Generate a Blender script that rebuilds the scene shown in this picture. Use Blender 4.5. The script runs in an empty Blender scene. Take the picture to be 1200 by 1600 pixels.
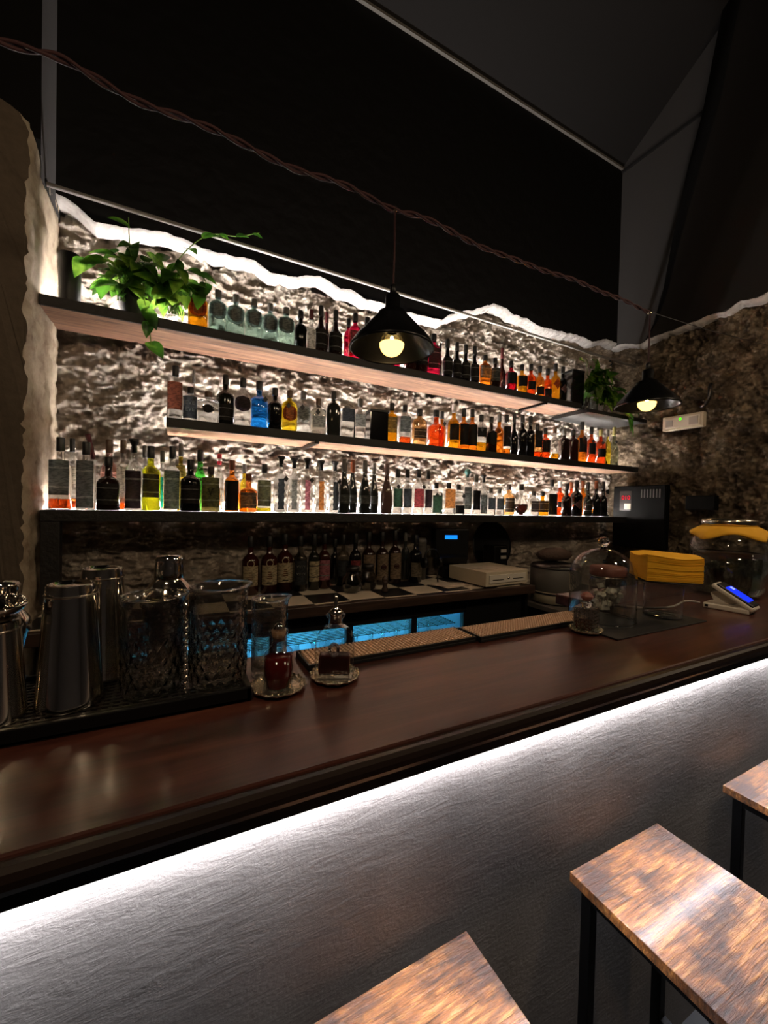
import bpy, bmesh, math, random
from mathutils import Vector, Matrix, noise
R = math.radians
sc = bpy.context.scene
C = sc.collection

# ------------------------------------------------------------------ camera
def add_camera():
    yaw, pit, rol, f = R(27.0), R(-.94), R(-1.34), 627.5
    F = Vector((math.sin(yaw)*math.cos(pit), math.cos(yaw)*math.cos(pit), math.sin(pit)))
    Rt = Vector((math.cos(yaw), -math.sin(yaw), 0)); D = F.cross(Rt)
    A = math.cos(rol)*Rt + math.sin(rol)*D
    B = -math.sin(rol)*Rt + math.cos(rol)*D
    cam = bpy.data.cameras.new('camera'); o = bpy.data.objects.new('camera', cam); C.objects.link(o)
    m = Matrix((A, -B, -F)).transposed().to_4x4(); m.translation = (0, 0, 1.40)
    o.matrix_world = m
    cam.sensor_fit = 'VERTICAL'; cam.sensor_height = 24.0; cam.lens = 24.0*f/1600
    cam.clip_start = .02
    sc.camera = o
add_camera()

# ------------------------------------------------------------------ world, exposure, room lights
w = bpy.data.worlds.new('world'); sc.world = w; w.use_nodes = True
w.node_tree.nodes['Background'].inputs[0].default_value = (1, .85, .7, 1)
w.node_tree.nodes['Background'].inputs[1].default_value = .006
sc.view_settings.view_transform = 'Standard'; sc.view_settings.look = 'None'
sc.view_settings.exposure = 0.0; sc.view_settings.gamma = 1.0
sc.view_settings.use_curve_mapping = False
SHELF_LED = 340.0
BAR_LED = 205.0
ROOM_W = 22.0
def area_light(name, loc, rot, size, size_y, power, color, spread=180):
    l = bpy.data.lights.new(name, 'AREA'); l.shape = 'RECTANGLE'; l.size = size; l.size_y = size_y
    l.energy = power; l.color = color; l.spread = R(spread)
    o = bpy.data.objects.new(name, l); o.location = loc; o.rotation_euler = rot; C.objects.link(o); return o
def point_light(name, loc, power, color, radius=.04):
    l = bpy.data.lights.new(name, 'POINT'); l.energy = power; l.color = color; l.shadow_soft_size = radius
    o = bpy.data.objects.new(name, l); o.location = loc; C.objects.link(o); return o
# warm point lights added for the room's unseen lamps, over the guests' side
point_light('unseen_room_light', (-.35, -.15, 2.6), ROOM_W*1.35, (1, .74, .48), .09)
point_light('unseen_room_light', (1.35, -.2, 2.6), ROOM_W*1.3, (1, .76, .5), .09)
point_light('unseen_room_light', (2.7, .1, 2.6), ROOM_W*1.1, (1, .76, .52), .09)

# ------------------------------------------------------------------ materials
def srgb(h):
    if isinstance(h, tuple): return h if len(h) == 4 else h + (1,)
    h = h.lstrip('#'); c = [int(h[i:i+2], 16)/255 for i in (0, 2, 4)]
    return tuple(x/12.92 if x <= .04045 else ((x+.055)/1.055)**2.4 for x in c) + (1,)
class N:
    def __init__(s, name):
        s.m = bpy.data.materials.new(name); s.m.use_nodes = True; s.t = s.m.node_tree
        s.t.nodes.clear(); s.out = s.t.nodes.new('ShaderNodeOutputMaterial')
    def n(s, ty, **k):
        nd = s.t.nodes.new(ty)
        for a, b in k.items(): setattr(nd, a, b)
        return nd
    def l(s, a, b): s.t.links.new(a, b)
    def surf(s, sock): s.l(sock, s.out.inputs['Surface'])
def set_in(nd, **k):
    for a, b in k.items():
        a = a.replace('_', ' ')
        nd.inputs[a].default_value = b
def plain(name, col, rough=.5, metal=0, spec=.5, bump=0, bscale=60, var=0, coat=0, sheen=0):
    b = N(name); p = b.n('ShaderNodeBsdfPrincipled')
    p.inputs['Base Color'].default_value = srgb(col); p.inputs['Roughness'].default_value = rough
    p.inputs['Metallic'].default_value = metal; p.inputs['Specular IOR Level'].default_value = spec
    p.inputs['Coat Weight'].default_value = coat
    tc = b.n('ShaderNodeTexCoord')
    nz = b.n('ShaderNodeTexNoise'); nz.inputs['Scale'].default_value = bscale; nz.inputs['Detail'].default_value = 6
    b.l(tc.outputs['Object'], nz.inputs['Vector'])
    if bump:
        bp = b.n('ShaderNodeBump'); bp.inputs['Strength'].default_value = bump; bp.inputs['Distance'].default_value = .01
        b.l(nz.outputs['Fac'], bp.inputs['Height']); b.l(bp.outputs['Normal'], p.inputs['Normal'])
    if var:
        mx = b.n('ShaderNodeMix', data_type='RGBA'); c = srgb(col)
        mx.inputs['A'].default_value = tuple(x*(1-var) for x in c[:3]) + (1,)
        mx.inputs['B'].default_value = tuple(min(1, x*(1+var)) for x in c[:3]) + (1,)
        b.l(nz.outputs['Fac'], mx.inputs['Factor']); b.l(mx.outputs['Result'], p.inputs['Base Color'])
    b.surf(p.outputs[0]); return b.m
def emit(name, col, strength, base='#ffffff'):
    b = N(name); e = b.n('ShaderNodeEmission'); e.inputs[0].default_value = srgb(col); e.inputs[1].default_value = strength
    b.surf(e.outputs[0]); return b.m
def facing_mix(b, base=.05, gain=.8, power=3.0):
    lw = b.n('ShaderNodeLayerWeight'); lw.inputs['Blend'].default_value = .5
    pw = b.n('ShaderNodeMath', operation='POWER'); pw.inputs[1].default_value = power; b.l(lw.outputs['Facing'], pw.inputs[0])
    ma = b.n('ShaderNodeMath', operation='MULTIPLY_ADD'); ma.inputs[1].default_value = gain; ma.inputs[2].default_value = base
    b.l(pw.outputs[0], ma.inputs[0]); return ma
def root(c): return tuple(x**.55 for x in c[:3]) + (1,)
def glass(name, col, ior=1.10, rough=0.0, refl=1.45):
    """tinted refraction with a clear-coat reflection; light passing straight through keeps the tint"""
    b = N(name)
    rf = b.n('ShaderNodeBsdfRefraction'); rf.inputs['Color'].default_value = root(srgb(col)); rf.inputs['IOR'].default_value = ior
    rf.inputs['Roughness'].default_value = rough
    gl = b.n('ShaderNodeBsdfGlossy'); gl.inputs['Roughness'].default_value = .03; gl.inputs['Color'].default_value = (1, 1, 1, 1)
    fr = facing_mix(b)
    mx = b.n('ShaderNodeMixShader'); b.l(fr.outputs[0], mx.inputs[0]); b.l(rf.outputs[0], mx.inputs[1]); b.l(gl.outputs[0], mx.inputs[2])
    b.surf(mx.outputs[0]); return b.m
def thin_glass(name, col, refl=1.5, bump=0):
    b = N(name)
    tr = b.n('ShaderNodeBsdfTransparent'); tr.inputs['Color'].default_value = srgb(col)
    gl = b.n('ShaderNodeBsdfGlossy'); gl.inputs['Roughness'].default_value = .02
    fr = facing_mix(b, .06, .9, 2.4)
    mx = b.n('ShaderNodeMixShader'); b.l(fr.outputs[0], mx.inputs[0]); b.l(tr.outputs[0], mx.inputs[1]); b.l(gl.outputs[0], mx.inputs[2])
    b.surf(mx.outputs[0]); return b.m

def cut_glass_mat():
    b = N('cut_crystal'); tc = b.n('ShaderNodeTexCoord')
    vo = b.n('ShaderNodeTexVoronoi'); set_in(vo, Scale=150.0); b.l(tc.outputs['Object'], vo.inputs['Vector'])
    bp = b.n('ShaderNodeBump'); set_in(bp, Strength=.3, Distance=.003); b.l(vo.outputs['Distance'], bp.inputs['Height'])
    tr = b.n('ShaderNodeBsdfTransparent'); tr.inputs['Color'].default_value = (.86, .85, .82, 1)
    gl = b.n('ShaderNodeBsdfGlossy'); gl.inputs['Roughness'].default_value = .06; b.l(bp.outputs['Normal'], gl.inputs['Normal'])
    fr = facing_mix(b, .10, 1.0, 1.7)
    mx = b.n('ShaderNodeMixShader'); b.l(fr.outputs[0], mx.inputs[0]); b.l(tr.outputs[0], mx.inputs[1]); b.l(gl.outputs[0], mx.inputs[2])
    b.surf(mx.outputs[0]); return b.m

def stone_mat(name, dark='#9c8c7d', mid='#c4b6a7', light='#e6dccf', scale=7.0, bump=.9):
    b = N(name); p = b.n('ShaderNodeBsdfPrincipled'); p.inputs['Roughness'].default_value = .8
    p.inputs['Specular IOR Level'].default_value = .25
    tc = b.n('ShaderNodeTexCoord')
    nz = b.n('ShaderNodeTexNoise'); set_in(nz, Scale=scale, Detail=9.0, Roughness=.62)
    n2 = b.n('ShaderNodeTexNoise'); set_in(n2, Scale=scale*5, Detail=10.0, Roughness=.75)
    b.l(tc.outputs['Object'], nz.inputs['Vector']); b.l(tc.outputs['Object'], n2.inputs['Vector'])
    cr = b.n('ShaderNodeValToRGB'); e = cr.color_ramp.elements
    e[0].position = .32; e[0].color = srgb(dark); e[1].position = .68; e[1].color = srgb(light)
    k = e.new(.5); k.color = srgb(mid)
    b.l(nz.outputs['Fac'], cr.inputs[0])
    vo = b.n('ShaderNodeTexVoronoi'); vo.feature = 'DISTANCE_TO_EDGE'; set_in(vo, Scale=scale*3.0)
    wv = b.n('ShaderNodeMixRGB'); wv.inputs[0].default_value = .12
    b.l(tc.outputs['Object'], wv.inputs[1]); b.l(n2.outputs['Color'], wv.inputs[2]); b.l(wv.outputs[0], vo.inputs['Vector'])
    mr = b.n('ShaderNodeMapRange'); set_in(mr, From_Max=.12)
    b.l(vo.outputs['Distance'], mr.inputs['Value'])
    ad = b.n('ShaderNodeMath', operation='MULTIPLY_ADD'); ad.inputs[1].default_value = .5
    b.l(mr.outputs[0], ad.inputs[0]); b.l(n2.outputs['Fac'], ad.inputs[2])
    bp = b.n('ShaderNodeBump'); set_in(bp, Strength=min(1, bump), Distance=.035)
    b.l(ad.outputs[0], bp.inputs['Height']); b.l(bp.outputs['Normal'], p.inputs['Normal'])
    b.l(cr.outputs[0], p.inputs['Base Color']); b.surf(p.outputs[0]); return b.m

def wood_mat(name, a, bcol, ccol, scale=(1.2, 14, 14), rough=.35, coat=0, bump=.15, blotch=0, spec=.5):
    b = N(name); p = b.n('ShaderNodeBsdfPrincipled'); p.inputs['Roughness'].default_value = rough
    p.inputs['Coat Weight'].default_value = coat; p.inputs['Coat Roughness'].default_value = .15
    p.inputs['Specular IOR Level'].default_value = spec
    tc = b.n('ShaderNodeTexCoord'); mp = b.n('ShaderNodeMapping'); mp.inputs['Scale'].default_value = scale
    b.l(tc.outputs['Object'], mp.inputs['Vector'])
    nz = b.n('ShaderNodeTexNoise'); set_in(nz, Scale=3.0, Detail=10.0, Roughness=.65, Distortion=.6)
    b.l(mp.outputs[0], nz.inputs['Vector'])
    cr = b.n('ShaderNodeValToRGB'); e = cr.color_ramp.elements
    e[0].position = .3; e[0].color = srgb(a); e[1].position = .72; e[1].color = srgb(ccol); k = e.new(.52); k.color = srgb(bcol)
    b.l(nz.outputs['Fac'], cr.inputs[0])
    col = cr.outputs[0]
    if blotch:
        n3 = b.n('ShaderNodeTexNoise'); set_in(n3, Scale=9.0, Detail=5.0, Roughness=.6)
        b.l(tc.outputs['Object'], n3.inputs['Vector'])
        c3 = b.n('ShaderNodeValToRGB'); c3.color_ramp.elements[0].position = .42; c3.color_ramp.elements[1].position = .56
        c3.color_ramp.elements[0].color = (.16, .13, .12, 1); c3.color_ramp.elements[1].color = (1, 1, 1, 1)
        b.l(n3.outputs['Fac'], c3.inputs[0])
        mx = b.n('ShaderNodeMix', data_type='RGBA', blend_type='MULTIPLY'); mx.inputs['Factor'].default_value = blotch
        b.l(col, mx.inputs['A']); b.l(c3.outputs[0], mx.inputs['B']); col = mx.outputs['Result']
    bp = b.n('ShaderNodeBump'); set_in(bp, Strength=bump, Distance=.004)
    b.l(nz.outputs['Fac'], bp.inputs['Height']); b.l(bp.outputs['Normal'], p.inputs['Normal'])
    b.l(col, p.inputs['Base Color']); b.surf(p.outputs[0]); return b.m

def plaster_mat():
    b = N('troweled_grey_plaster'); p = b.n('ShaderNodeBsdfPrincipled'); p.inputs['Roughness'].default_value = .5
    tc = b.n('ShaderNodeTexCoord')
    mp = b.n('ShaderNodeMapping'); mp.inputs['Scale'].default_value = (3.5, 3.5, 17); mp.inputs['Rotation'].default_value = (0, .12, 0)
    b.l(tc.outputs['Object'], mp.inputs[0])
    n1 = b.n('ShaderNodeTexNoise'); set_in(n1, Scale=3.0, Detail=12.0, Roughness=.72, Distortion=.5); b.l(mp.outputs[0], n1.inputs['Vector'])
    n2 = b.n('ShaderNodeTexNoise'); set_in(n2, Scale=2.2, Detail=5.0); b.l(tc.outputs['Object'], n2.inputs['Vector'])
    n3 = b.n('ShaderNodeTexNoise'); set_in(n3, Scale=160.0, Detail=3.0); b.l(tc.outputs['Object'], n3.inputs['Vector'])
    cr = b.n('ShaderNodeValToRGB'); e = cr.color_ramp.elements
    e[0].position = .3; e[0].color = srgb('#5d5752'); e[1].position = .7; e[1].color = srgb('#8e8780')
    b.l(n2.outputs['Fac'], cr.inputs[0]); b.l(cr.outputs[0], p.inputs['Base Color'])
    ad = b.n('ShaderNodeMath', operation='MULTIPLY_ADD'); ad.inputs[1].default_value = .3
    b.l(n3.outputs['Fac'], ad.inputs[0]); b.l(n1.outputs['Fac'], ad.inputs[2])
    bp = b.n('ShaderNodeBump'); set_in(bp, Strength=.34, Distance=.010); b.l(ad.outputs[0], bp.inputs['Height'])
    b.l(bp.outputs['Normal'], p.inputs['Normal']); b.surf(p.outputs[0]); return b.m

def checker_mat():
    b = N('black_and_cream_tiles'); p = b.n('ShaderNodeBsdfPrincipled'); p.inputs['Roughness'].default_value = .3
    tc = b.n('ShaderNodeTexCoord'); mp = b.n('ShaderNodeMapping'); mp.inputs['Location'].default_value = (-.581+.19*20, -1.86+.19*20, .5)
    b.l(tc.outputs['Object'], mp.inputs[0])
    ck = b.n('ShaderNodeTexChecker'); ck.inputs['Scale'].default_value = 1/.19
    ck.inputs[1].default_value = srgb('#15181c'); ck.inputs[2].default_value = srgb('#cfc3b0')
    b.l(mp.outputs[0], ck.inputs['Vector']); b.l(ck.outputs['Color'], p.inputs['Base Color']); b.surf(p.outputs[0]); return b.m

def mesh_mat():  # bar mat: rows of dark rubber studs over brown
    b = N('studded_rubber'); p = b.n('ShaderNodeBsdfPrincipled'); p.inputs['Roughness'].default_value = .45
    p.inputs['Base Color'].default_value = srgb('#2a2019'); b.surf(p.outputs[0]); return b.m

M = dict(
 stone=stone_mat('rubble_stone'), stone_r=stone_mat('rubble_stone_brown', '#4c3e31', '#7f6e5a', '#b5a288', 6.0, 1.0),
 stone_l=stone_mat('rendered_stone', '#8d7b69', '#b3a48f', '#cabda8', 11.0, .5),
 render_dim=plain('smooth_beige_render', '#554a3e', .9, bump=.5, bscale=35, var=.25),
 vault_paint=plain('brown_black_vault_paint', '#151210', .8, bump=.2, bscale=10, spec=.2),
 black_paint=plain('black_wall_paint', '#080707', .8, bump=.3, bscale=12, spec=.2),
 grey_paint=plain('dark_grey_paint', '#3c3a3a', .8, bump=.2, bscale=10, spec=.2),
 ceil_paint=plain('charcoal_ceiling_paint', '#1f1e1f', .8, bump=.1, bscale=10, spec=.2),
 edge_plaster=plain('white_plaster_edge', '#a5a19e', .8, bump=.9, bscale=34, var=.35),
 cornice=plain('pale_cornice_paint', '#6c6964', .7),
 floor=plain('dark_floor_tile', '#141210', .4),
 shelf_wood=wood_mat('reclaimed_shelf_wood', '#5b4232', '#8a6850', '#b08e74', (1.2, 14, 14), .6, 0, .4),
 shelf_dark=wood_mat('darker_brown_shelf', '#3a281d', '#6b4c39', '#8f6d55', (1.2, 14, 14), .65, 0, .5),  # darker copy of the shelf wood, for the topmost plank
 shelf_edge=plain('blackened_wood_edge', '#0f0c0a', .6, bump=.3),
 bar_top=wood_mat('mahogany_bar_top', '#22100b', '#40211a', '#5a3428', (1.0, 9, 9), .3, .25, .1),
 bar_black=plain('black_painted_board', '#0b0b0c', .45),
 bar_lip=plain('dark_brown_lip', '#1c120d', .35),
 plaster=plaster_mat(),
 seat=wood_mat('rustic_brown_board', '#2a170b', '#925a2a', '#d29a55', (4.5, 60, 20), .36, .15, .8, .92),
 seat_edge=wood_mat('rustic_brown_edge', '#3a2413', '#6b431f', '#8a5b30', (14, 2.2, 14), .5),
 black_metal=plain('black_powder_coated_metal', '#0c0c0d', .4, .6),
 shade=plain('black_enamel_shade', '#0d0d0e', .3, .5),
 steel=plain('polished_steel', '#d6cfc4', .09, 1),
 steel2=plain('brushed_steel', '#d4cab8', .22, 1),
 silver=plain('hammered_silver', '#e2d5bd', .16, 1, bump=.8, bscale=180),
 black_plastic=plain('black_plastic', '#070708', .4, spec=.3),
 rubber=mesh_mat(), stud=plain('rubber_stud', '#c7a488', .35),
 mat_black=plain('black_rubber', '#070707', .5),
 checker=checker_mat(), counter_edge=wood_mat('dark_counter_edge', '#1d130e', '#33231a', '#473226', (1, 12, 12), .5),
 cream_metal=plain('cream_painted_metal', '#b9ae98', .5),
 cream_dark=plain('cream_plastic', '#8f8573', .5),
 white_plastic=plain('white_plastic', '#c9c2b6', .4),
 paper=plain('paper_sheet', '#b3a897', .8), napkin=plain('yellow_paper', '#e5a91d', .85, bump=.2, bscale=25),
 cloth=plain('yellow_cloth', '#dba224', .9, bump=.3, bscale=60),
 cork=plain('cork', '#7a5c40', .8, bump=.4, bscale=120), pinklid=plain('pink_brown_lid', '#7b4a40', .5),
 sugar=plain('sugar_cubes', '#f4ecdc', .7, bump=.5, bscale=200),
 clearglass=glass('clear_glass', '#fbfcfc', 1.3), ware=thin_glass('thin_clear_glass', '#f4f6f6', 1.45),
 cutglass=cut_glass_mat(), rimglass=glass('faceted_glass', '#fbf8f0', 1.35), dull_black=plain('dull_black_paint', '#050505', .7, spec=.1),
 led=emit('white_led', '#fff6ee', SHELF_LED), led_bar=emit('cool_white_led', '#f1f3ff', BAR_LED),
 blue_led=emit('cyan_tube', '#5ac8ff', 120.0), cool_white=plain('cooler_liner', '#c8dce6', .5),
 bulb=emit('warm_bulb', '#ffc868', 4.0), bulb_hot=emit('warm_filament', '#ffdf9a', 60.0),
 screen_blue=emit('blue_screen', '#1d35ff', 1.3), pos_blue=emit('blue_display', '#1787ff', 1.4),
 red_reflection=emit('red_sign_reflection', '#ff2038', 1.3), led_green=emit('green_indicator', '#56ff20', 1.6),
 lcd_pale=emit('pale_screen_marks', '#a8b4ff', 1.2),
 red_cord=plain('dark_red_fabric_cord', '#2c080c', .8), wire=plain('black_wire', '#1a1512', .6),
 leaf=None, rail_grey=plain('satin_grey_metal', '#a6a29e', .45, .3), stem=plain('green_stem', '#5c7a2c', .6), pot=plain('black_pot', '#0c0c0d', .5),
 basket=plain('dark_wicker', '#3c2a20', .7, bump=.8, bscale=90), lid_dark=plain('dark_lid', '#151211', .3),
 canvas=plain('pale_band', '#8d8470', .7), grey_plastic=plain('grey_plastic', '#4b4844', .5),
 amber_liquid=plain('amber_bitters', '#3a1210', .08), red_liquid=plain('red_bitters', '#4a0d0c', .08),
 water=glass('drink', '#cfe0e0', 1.2), ltgrey=plain('light_grey_paint', '#a09a92', .6),
)
def leaf_mat():
    b = N('pothos_leaf'); tc = b.n('ShaderNodeTexCoord'); nz = b.n('ShaderNodeTexNoise'); set_in(nz, Scale=9.0, Detail=3.0)
    b.l(tc.outputs['Object'], nz.inputs['Vector'])
    cr = b.n('ShaderNodeValToRGB'); e = cr.color_ramp.elements
    e[0].position = .35; e[0].color = srgb('#1f3d12'); e[1].position = .68; e[1].color = srgb('#8fb545')
    k = e.new(.5); k.color = srgb('#3f6b1e'); b.l(nz.outputs['Fac'], cr.inputs[0])
    p = b.n('ShaderNodeBsdfPrincipled'); p.inputs['Roughness'].default_value = .35; b.l(cr.outputs[0], p.inputs['Base Color'])
    t = b.n('ShaderNodeBsdfTranslucent'); b.l(cr.outputs[0], t.inputs[0])
    mx = b.n('ShaderNodeMixShader'); mx.inputs[0].default_value = .5
    b.l(p.outputs[0], mx.inputs[1]); b.l(t.outputs[0], mx.inputs[2]); b.surf(mx.outputs[0]); return b.m
M['leaf'] = leaf_mat()

GL = {k: glass('glass_'+n, c) for k, n, c in (
 ('clear','clear','#f6f8f8'), ('aqua','pale_aqua','#b2dcd4'), ('amberY','golden','#ffb01c'), ('yellow','pale_yellow','#f3d838'),
 ('amber','amber','#f08a22'), ('amberpale','pale_amber','#efb877'), ('amberD','copper_amber','#d07a34'), ('orange','orange','#f2581c'),
 ('pink','pink','#e0275a'), ('rose','rose','#e8b4b0'), ('ruby','ruby','#a81428'), ('blue','bright_blue','#1d7fe0'),
 ('green','green','#4fc545'), ('greenclear','grey_green','#aab49a'), ('yellowgreen','yellow_green','#e3ea28'),
 ('smoke','smoke','#9a958c'), ('frost','frosted','#ffffff'), ('olive','olive','#7a7344'))}
for k, n, c in (('black','black','#0d0b0b'), ('brown','dark_brown','#20110b'), ('redbrown','red_brown','#2c0f0a'),
                ('olivedark','dark_olive','#171810'), ('greydark','charcoal','#262826'), ('taupe','taupe','#5b4640')):
    GL[k] = plain('glass_'+n, c, .08, spec=.6)
LQ = {'amber':'#e8801a','orange':'#f2601c','amberY':'#f7a818','yellow':'#f0dc30','cola':'#2a0d08'}
LQ = {k: glass('liquor_'+k.lower(), v, 1.05) for k, v in LQ.items()}
COLS = dict(rust='#6b3413', slate='#5a5e5a', paper='#c8bfae', dark='#2a2420', mauve='#6b4a48', black='#0b0a0a', grey='#54524e',
 maroon='#4a1216', terracotta='#8a4f3c', ink='#34373a', plum='#33262a', greyl='#8b8c86', white='#cfcac2', cork='#5c4636',
 turquoise='#2fc79c', yellow='#8d8450', olive='#55543c', brown='#2e2019', red='#b02030', pinkl='#b5707a', orangel='#c98448',
 greenl='#2b4030', redl='#8e3a3c', teal='#33605a', cream='#c9b894', beige='#8f7a64', redw='#b0a090', stripe='#807563', taupe='#5b4640')
LM = {}
def lab_mat(k):
    if k not in LM:
        b = N('print_'+k); p = b.n('ShaderNodeBsdfPrincipled'); p.inputs['Roughness'].default_value = .7
        tc = b.n('ShaderNodeTexCoord'); mp = b.n('ShaderNodeMapping'); mp.inputs['Scale'].default_value = (30, 1, 90)
        b.l(tc.outputs['Object'], mp.inputs[0])
        nz = b.n('ShaderNodeTexNoise'); set_in(nz, Scale=1.6, Detail=2.0); b.l(mp.outputs[0], nz.inputs['Vector'])
        cr = b.n('ShaderNodeValToRGB'); c = srgb(COLS[k]); e = cr.color_ramp.elements
        e[0].position = .45; e[0].color = tuple(x*.55 for x in c[:3]) + (1,); e[1].position = .52; e[1].color = c
        b.l(nz.outputs['Fac'], cr.inputs[0]); b.l(cr.outputs[0], p.inputs['Base Color'])
        t = b.n('ShaderNodeBsdfTranslucent'); b.l(cr.outputs[0], t.inputs[0])
        mx = b.n('ShaderNodeMixShader'); mx.inputs[0].default_value = .5
        b.l(p.outputs[0], mx.inputs[1]); b.l(t.outputs[0], mx.inputs[2]); b.surf(mx.outputs[0]); LM[k] = b.m
    return LM[k]
CM = {}
def cap_mat(k):
    if k not in CM: CM[k] = plain('stopper_'+k, COLS.get(k, '#cfd4d2'), .45, bump=.1)
    return CM[k]

# ------------------------------------------------------------------ mesh helpers
class MB:
    def __init__(s): s.v = []; s.f = []; s.sm = []
    def add(s, vs, fs, smooth=False):
        o = len(s.v); s.v += [tuple(v) for v in vs]; s.f += [tuple(i+o for i in f) for f in fs]; s.sm += [smooth]*len(fs); return s
    def box(s, c, d, rz=0, rx=0, ry=0):
        m = Matrix.Rotation(rz, 3, 'Z') @ Matrix.Rotation(ry, 3, 'Y') @ Matrix.Rotation(rx, 3, 'X'); c = Vector(c)
        vs = [c + m @ Vector((x*d[0]/2, y*d[1]/2, z*d[2]/2)) for z in (-1, 1) for y in (-1, 1) for x in (-1, 1)]
        return s.add(vs, [(0,2,3,1),(4,5,7,6),(0,1,5,4),(2,6,7,3),(0,4,6,2),(1,3,7,5)])
    def lathe(s, prof, n=32, c=(0,0,0), sx=1, sy=1, ex=2, wave=0, wn=0, close=True, smooth=True):
        c = Vector(c); vs = []; fs = []
        for (r, z) in prof:
            for i in range(n):
                a = 2*math.pi*i/n; ca, sa = math.cos(a), math.sin(a)
                q = (abs(ca)**ex + abs(sa)**ex)**(-1/ex) if ex != 2 else 1
                rr = r*q*(1 + wave*math.cos(wn*a))
                vs.append(c + Vector((rr*ca*sx, rr*sa*sy, z)))
        k = len(prof)
        for j in range(k-1):
            for i in range(n):
                i2 = (i+1) % n; fs.append((j*n+i, j*n+i2, (j+1)*n+i2, (j+1)*n+i))
        if close:
            fs.append(tuple(reversed(range(n)))); fs.append(tuple(range((k-1)*n, k*n)))
        return s.add(vs, fs, smooth)
    def tube(s, pts, r, n=8, closed=False):
        pts = [Vector(p) for p in pts]; vs = []; fs = []; k = len(pts)
        rr = r if isinstance(r, (list, tuple)) else [r]*k
        for i, p in enumerate(pts):
            a = pts[i-1] if (i > 0 or closed) else p; b = pts[(i+1) % k] if (i < k-1 or closed) else p
            t = (b-a); t = t.normalized() if t.length > 1e-9 else Vector((0,0,1))
            u = t.cross(Vector((0,0,1))); u = u.normalized() if u.length > 1e-3 else Vector((1,0,0)); w_ = t.cross(u).normalized()
            for j in range(n):
                q = 2*math.pi*j/n; vs.append(p + (u*math.cos(q) + w_*math.sin(q))*rr[i])
        for i in range(k if closed else k-1):
            i2 = (i+1) % k
            for j in range(n):
                j2 = (j+1) % n; fs.append((i*n+j, i*n+j2, i2*n+j2, i2*n+j))
        if not closed: fs.append(tuple(reversed(range(n)))); fs.append(tuple(range((k-1)*n, k*n)))
        return s.add(vs, fs, True)
    def build(s, name, mat, parent=None, loc=(0,0,0), rz=0, bevel=0, seg=2):
        me = bpy.data.meshes.new(name); me.from_pydata(s.v, [], s.f); me.materials.append(mat)
        me.polygons.foreach_set('use_smooth', s.sm); me.update()
        bm = bmesh.new(); bm.from_mesh(me); bmesh.ops.recalc_face_normals(bm, faces=bm.faces)
        bm.to_mesh(me); bm.free()
        o = bpy.data.objects.new(name, me); C.objects.link(o); o.location = loc; o.rotation_euler = (0, 0, rz)
        if parent: o.parent = parent
        if bevel:
            b = o.modifiers.new('bevel', 'BEVEL'); b.width = bevel; b.segments = seg; b.limit_method = 'ANGLE'
        return o
def tag(o, label=None, cat=None, group=None, kind=None):
    if label: o['label'] = label
    if cat: o['category'] = cat
    if group: o['group'] = group
    if kind: o['kind'] = kind
    return o
def thing(name, label, cat, loc=(0,0,0), rz=0, group=None):
    o = bpy.data.objects.new(name, None); C.objects.link(o); o.location = loc; o.rotation_euler = (0,0,rz)
    o.empty_display_size = .05
    return tag(o, label, cat, group)
def struct(o): o['kind'] = 'structure'; return o
def box_obj(name, mat, c, d, parent=None, bevel=0, rz=0, rx=0, ry=0):
    return MB().box((0,0,0), d, 0, rx, ry).build(name, mat, parent, c, rz, bevel)

# ------------------------------------------------------------------ the room
XL, XR, YB = -.52, 3.58, 2.40
def rough(x, y, z, amp, s=1.0):
    """rubble relief: rounded stones with gaps, knobbly mortar"""
    p = Vector((x*s, y*s, z*s))
    q = p*5.5 + noise.noise_vector(p*3)*.5
    d, _ = noise.voronoi(q)
    e = min(1, (d[1]-d[0])*2.2)
    f = Vector((p.x*.7, p.y, p.z*1.3)); wv = noise.noise_vector(f*9)*.5
    rid = 1 - abs(noise.noise(f*14 + wv))*2.4
    rid2 = 1 - abs(noise.noise(f*33 + wv + Vector((3, 1, 7))))*2.4
    return amp*(e*.40 + rid*.30 + max(-.2, rid2)*.26 + noise.fractal(f*60, .5, 2.0, 2)*.2 + noise.noise(p*2.2)*.25 - .75)
def relief_grid(name, mat, org, du, dv, nu, nv, nrm, amp, s=1.0, vlow=.28):
    org, du, dv, nrm = map(Vector, (org, du, dv, nrm)); vs = []; fs = []
    for j in range(nv+1):
        for i in range(nu+1):
            tv = j/nv; tv = tv/.08*vlow if tv < .08 else vlow + (tv-.08)/.92*(1-vlow)
            p = org + du*(i/nu) + dv*tv; vs.append(p + nrm*rough(*p, amp, s))
    for j in range(nv):
        for i in range(nu): a = j*(nu+1)+i; fs.append((a, a+1, a+nu+2, a+nu+1))
    m = MB(); m.add(vs, fs, True); return struct(m.build(name, mat))
relief_grid('wall_back', M['stone'], (XL-.03, YB+.01, 0), (XR-XL+.06, 0, 0), (0, 0, 3.02), 640, 360, (0, -1, 0), .075)
relief_grid('wall_right', M['stone_r'], (XR+.01, YB+.05, 0), (0, -2.6, 0), (0, 0, 3.05), 300, 260, (-1, 0, 0), .10, .8)

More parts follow.
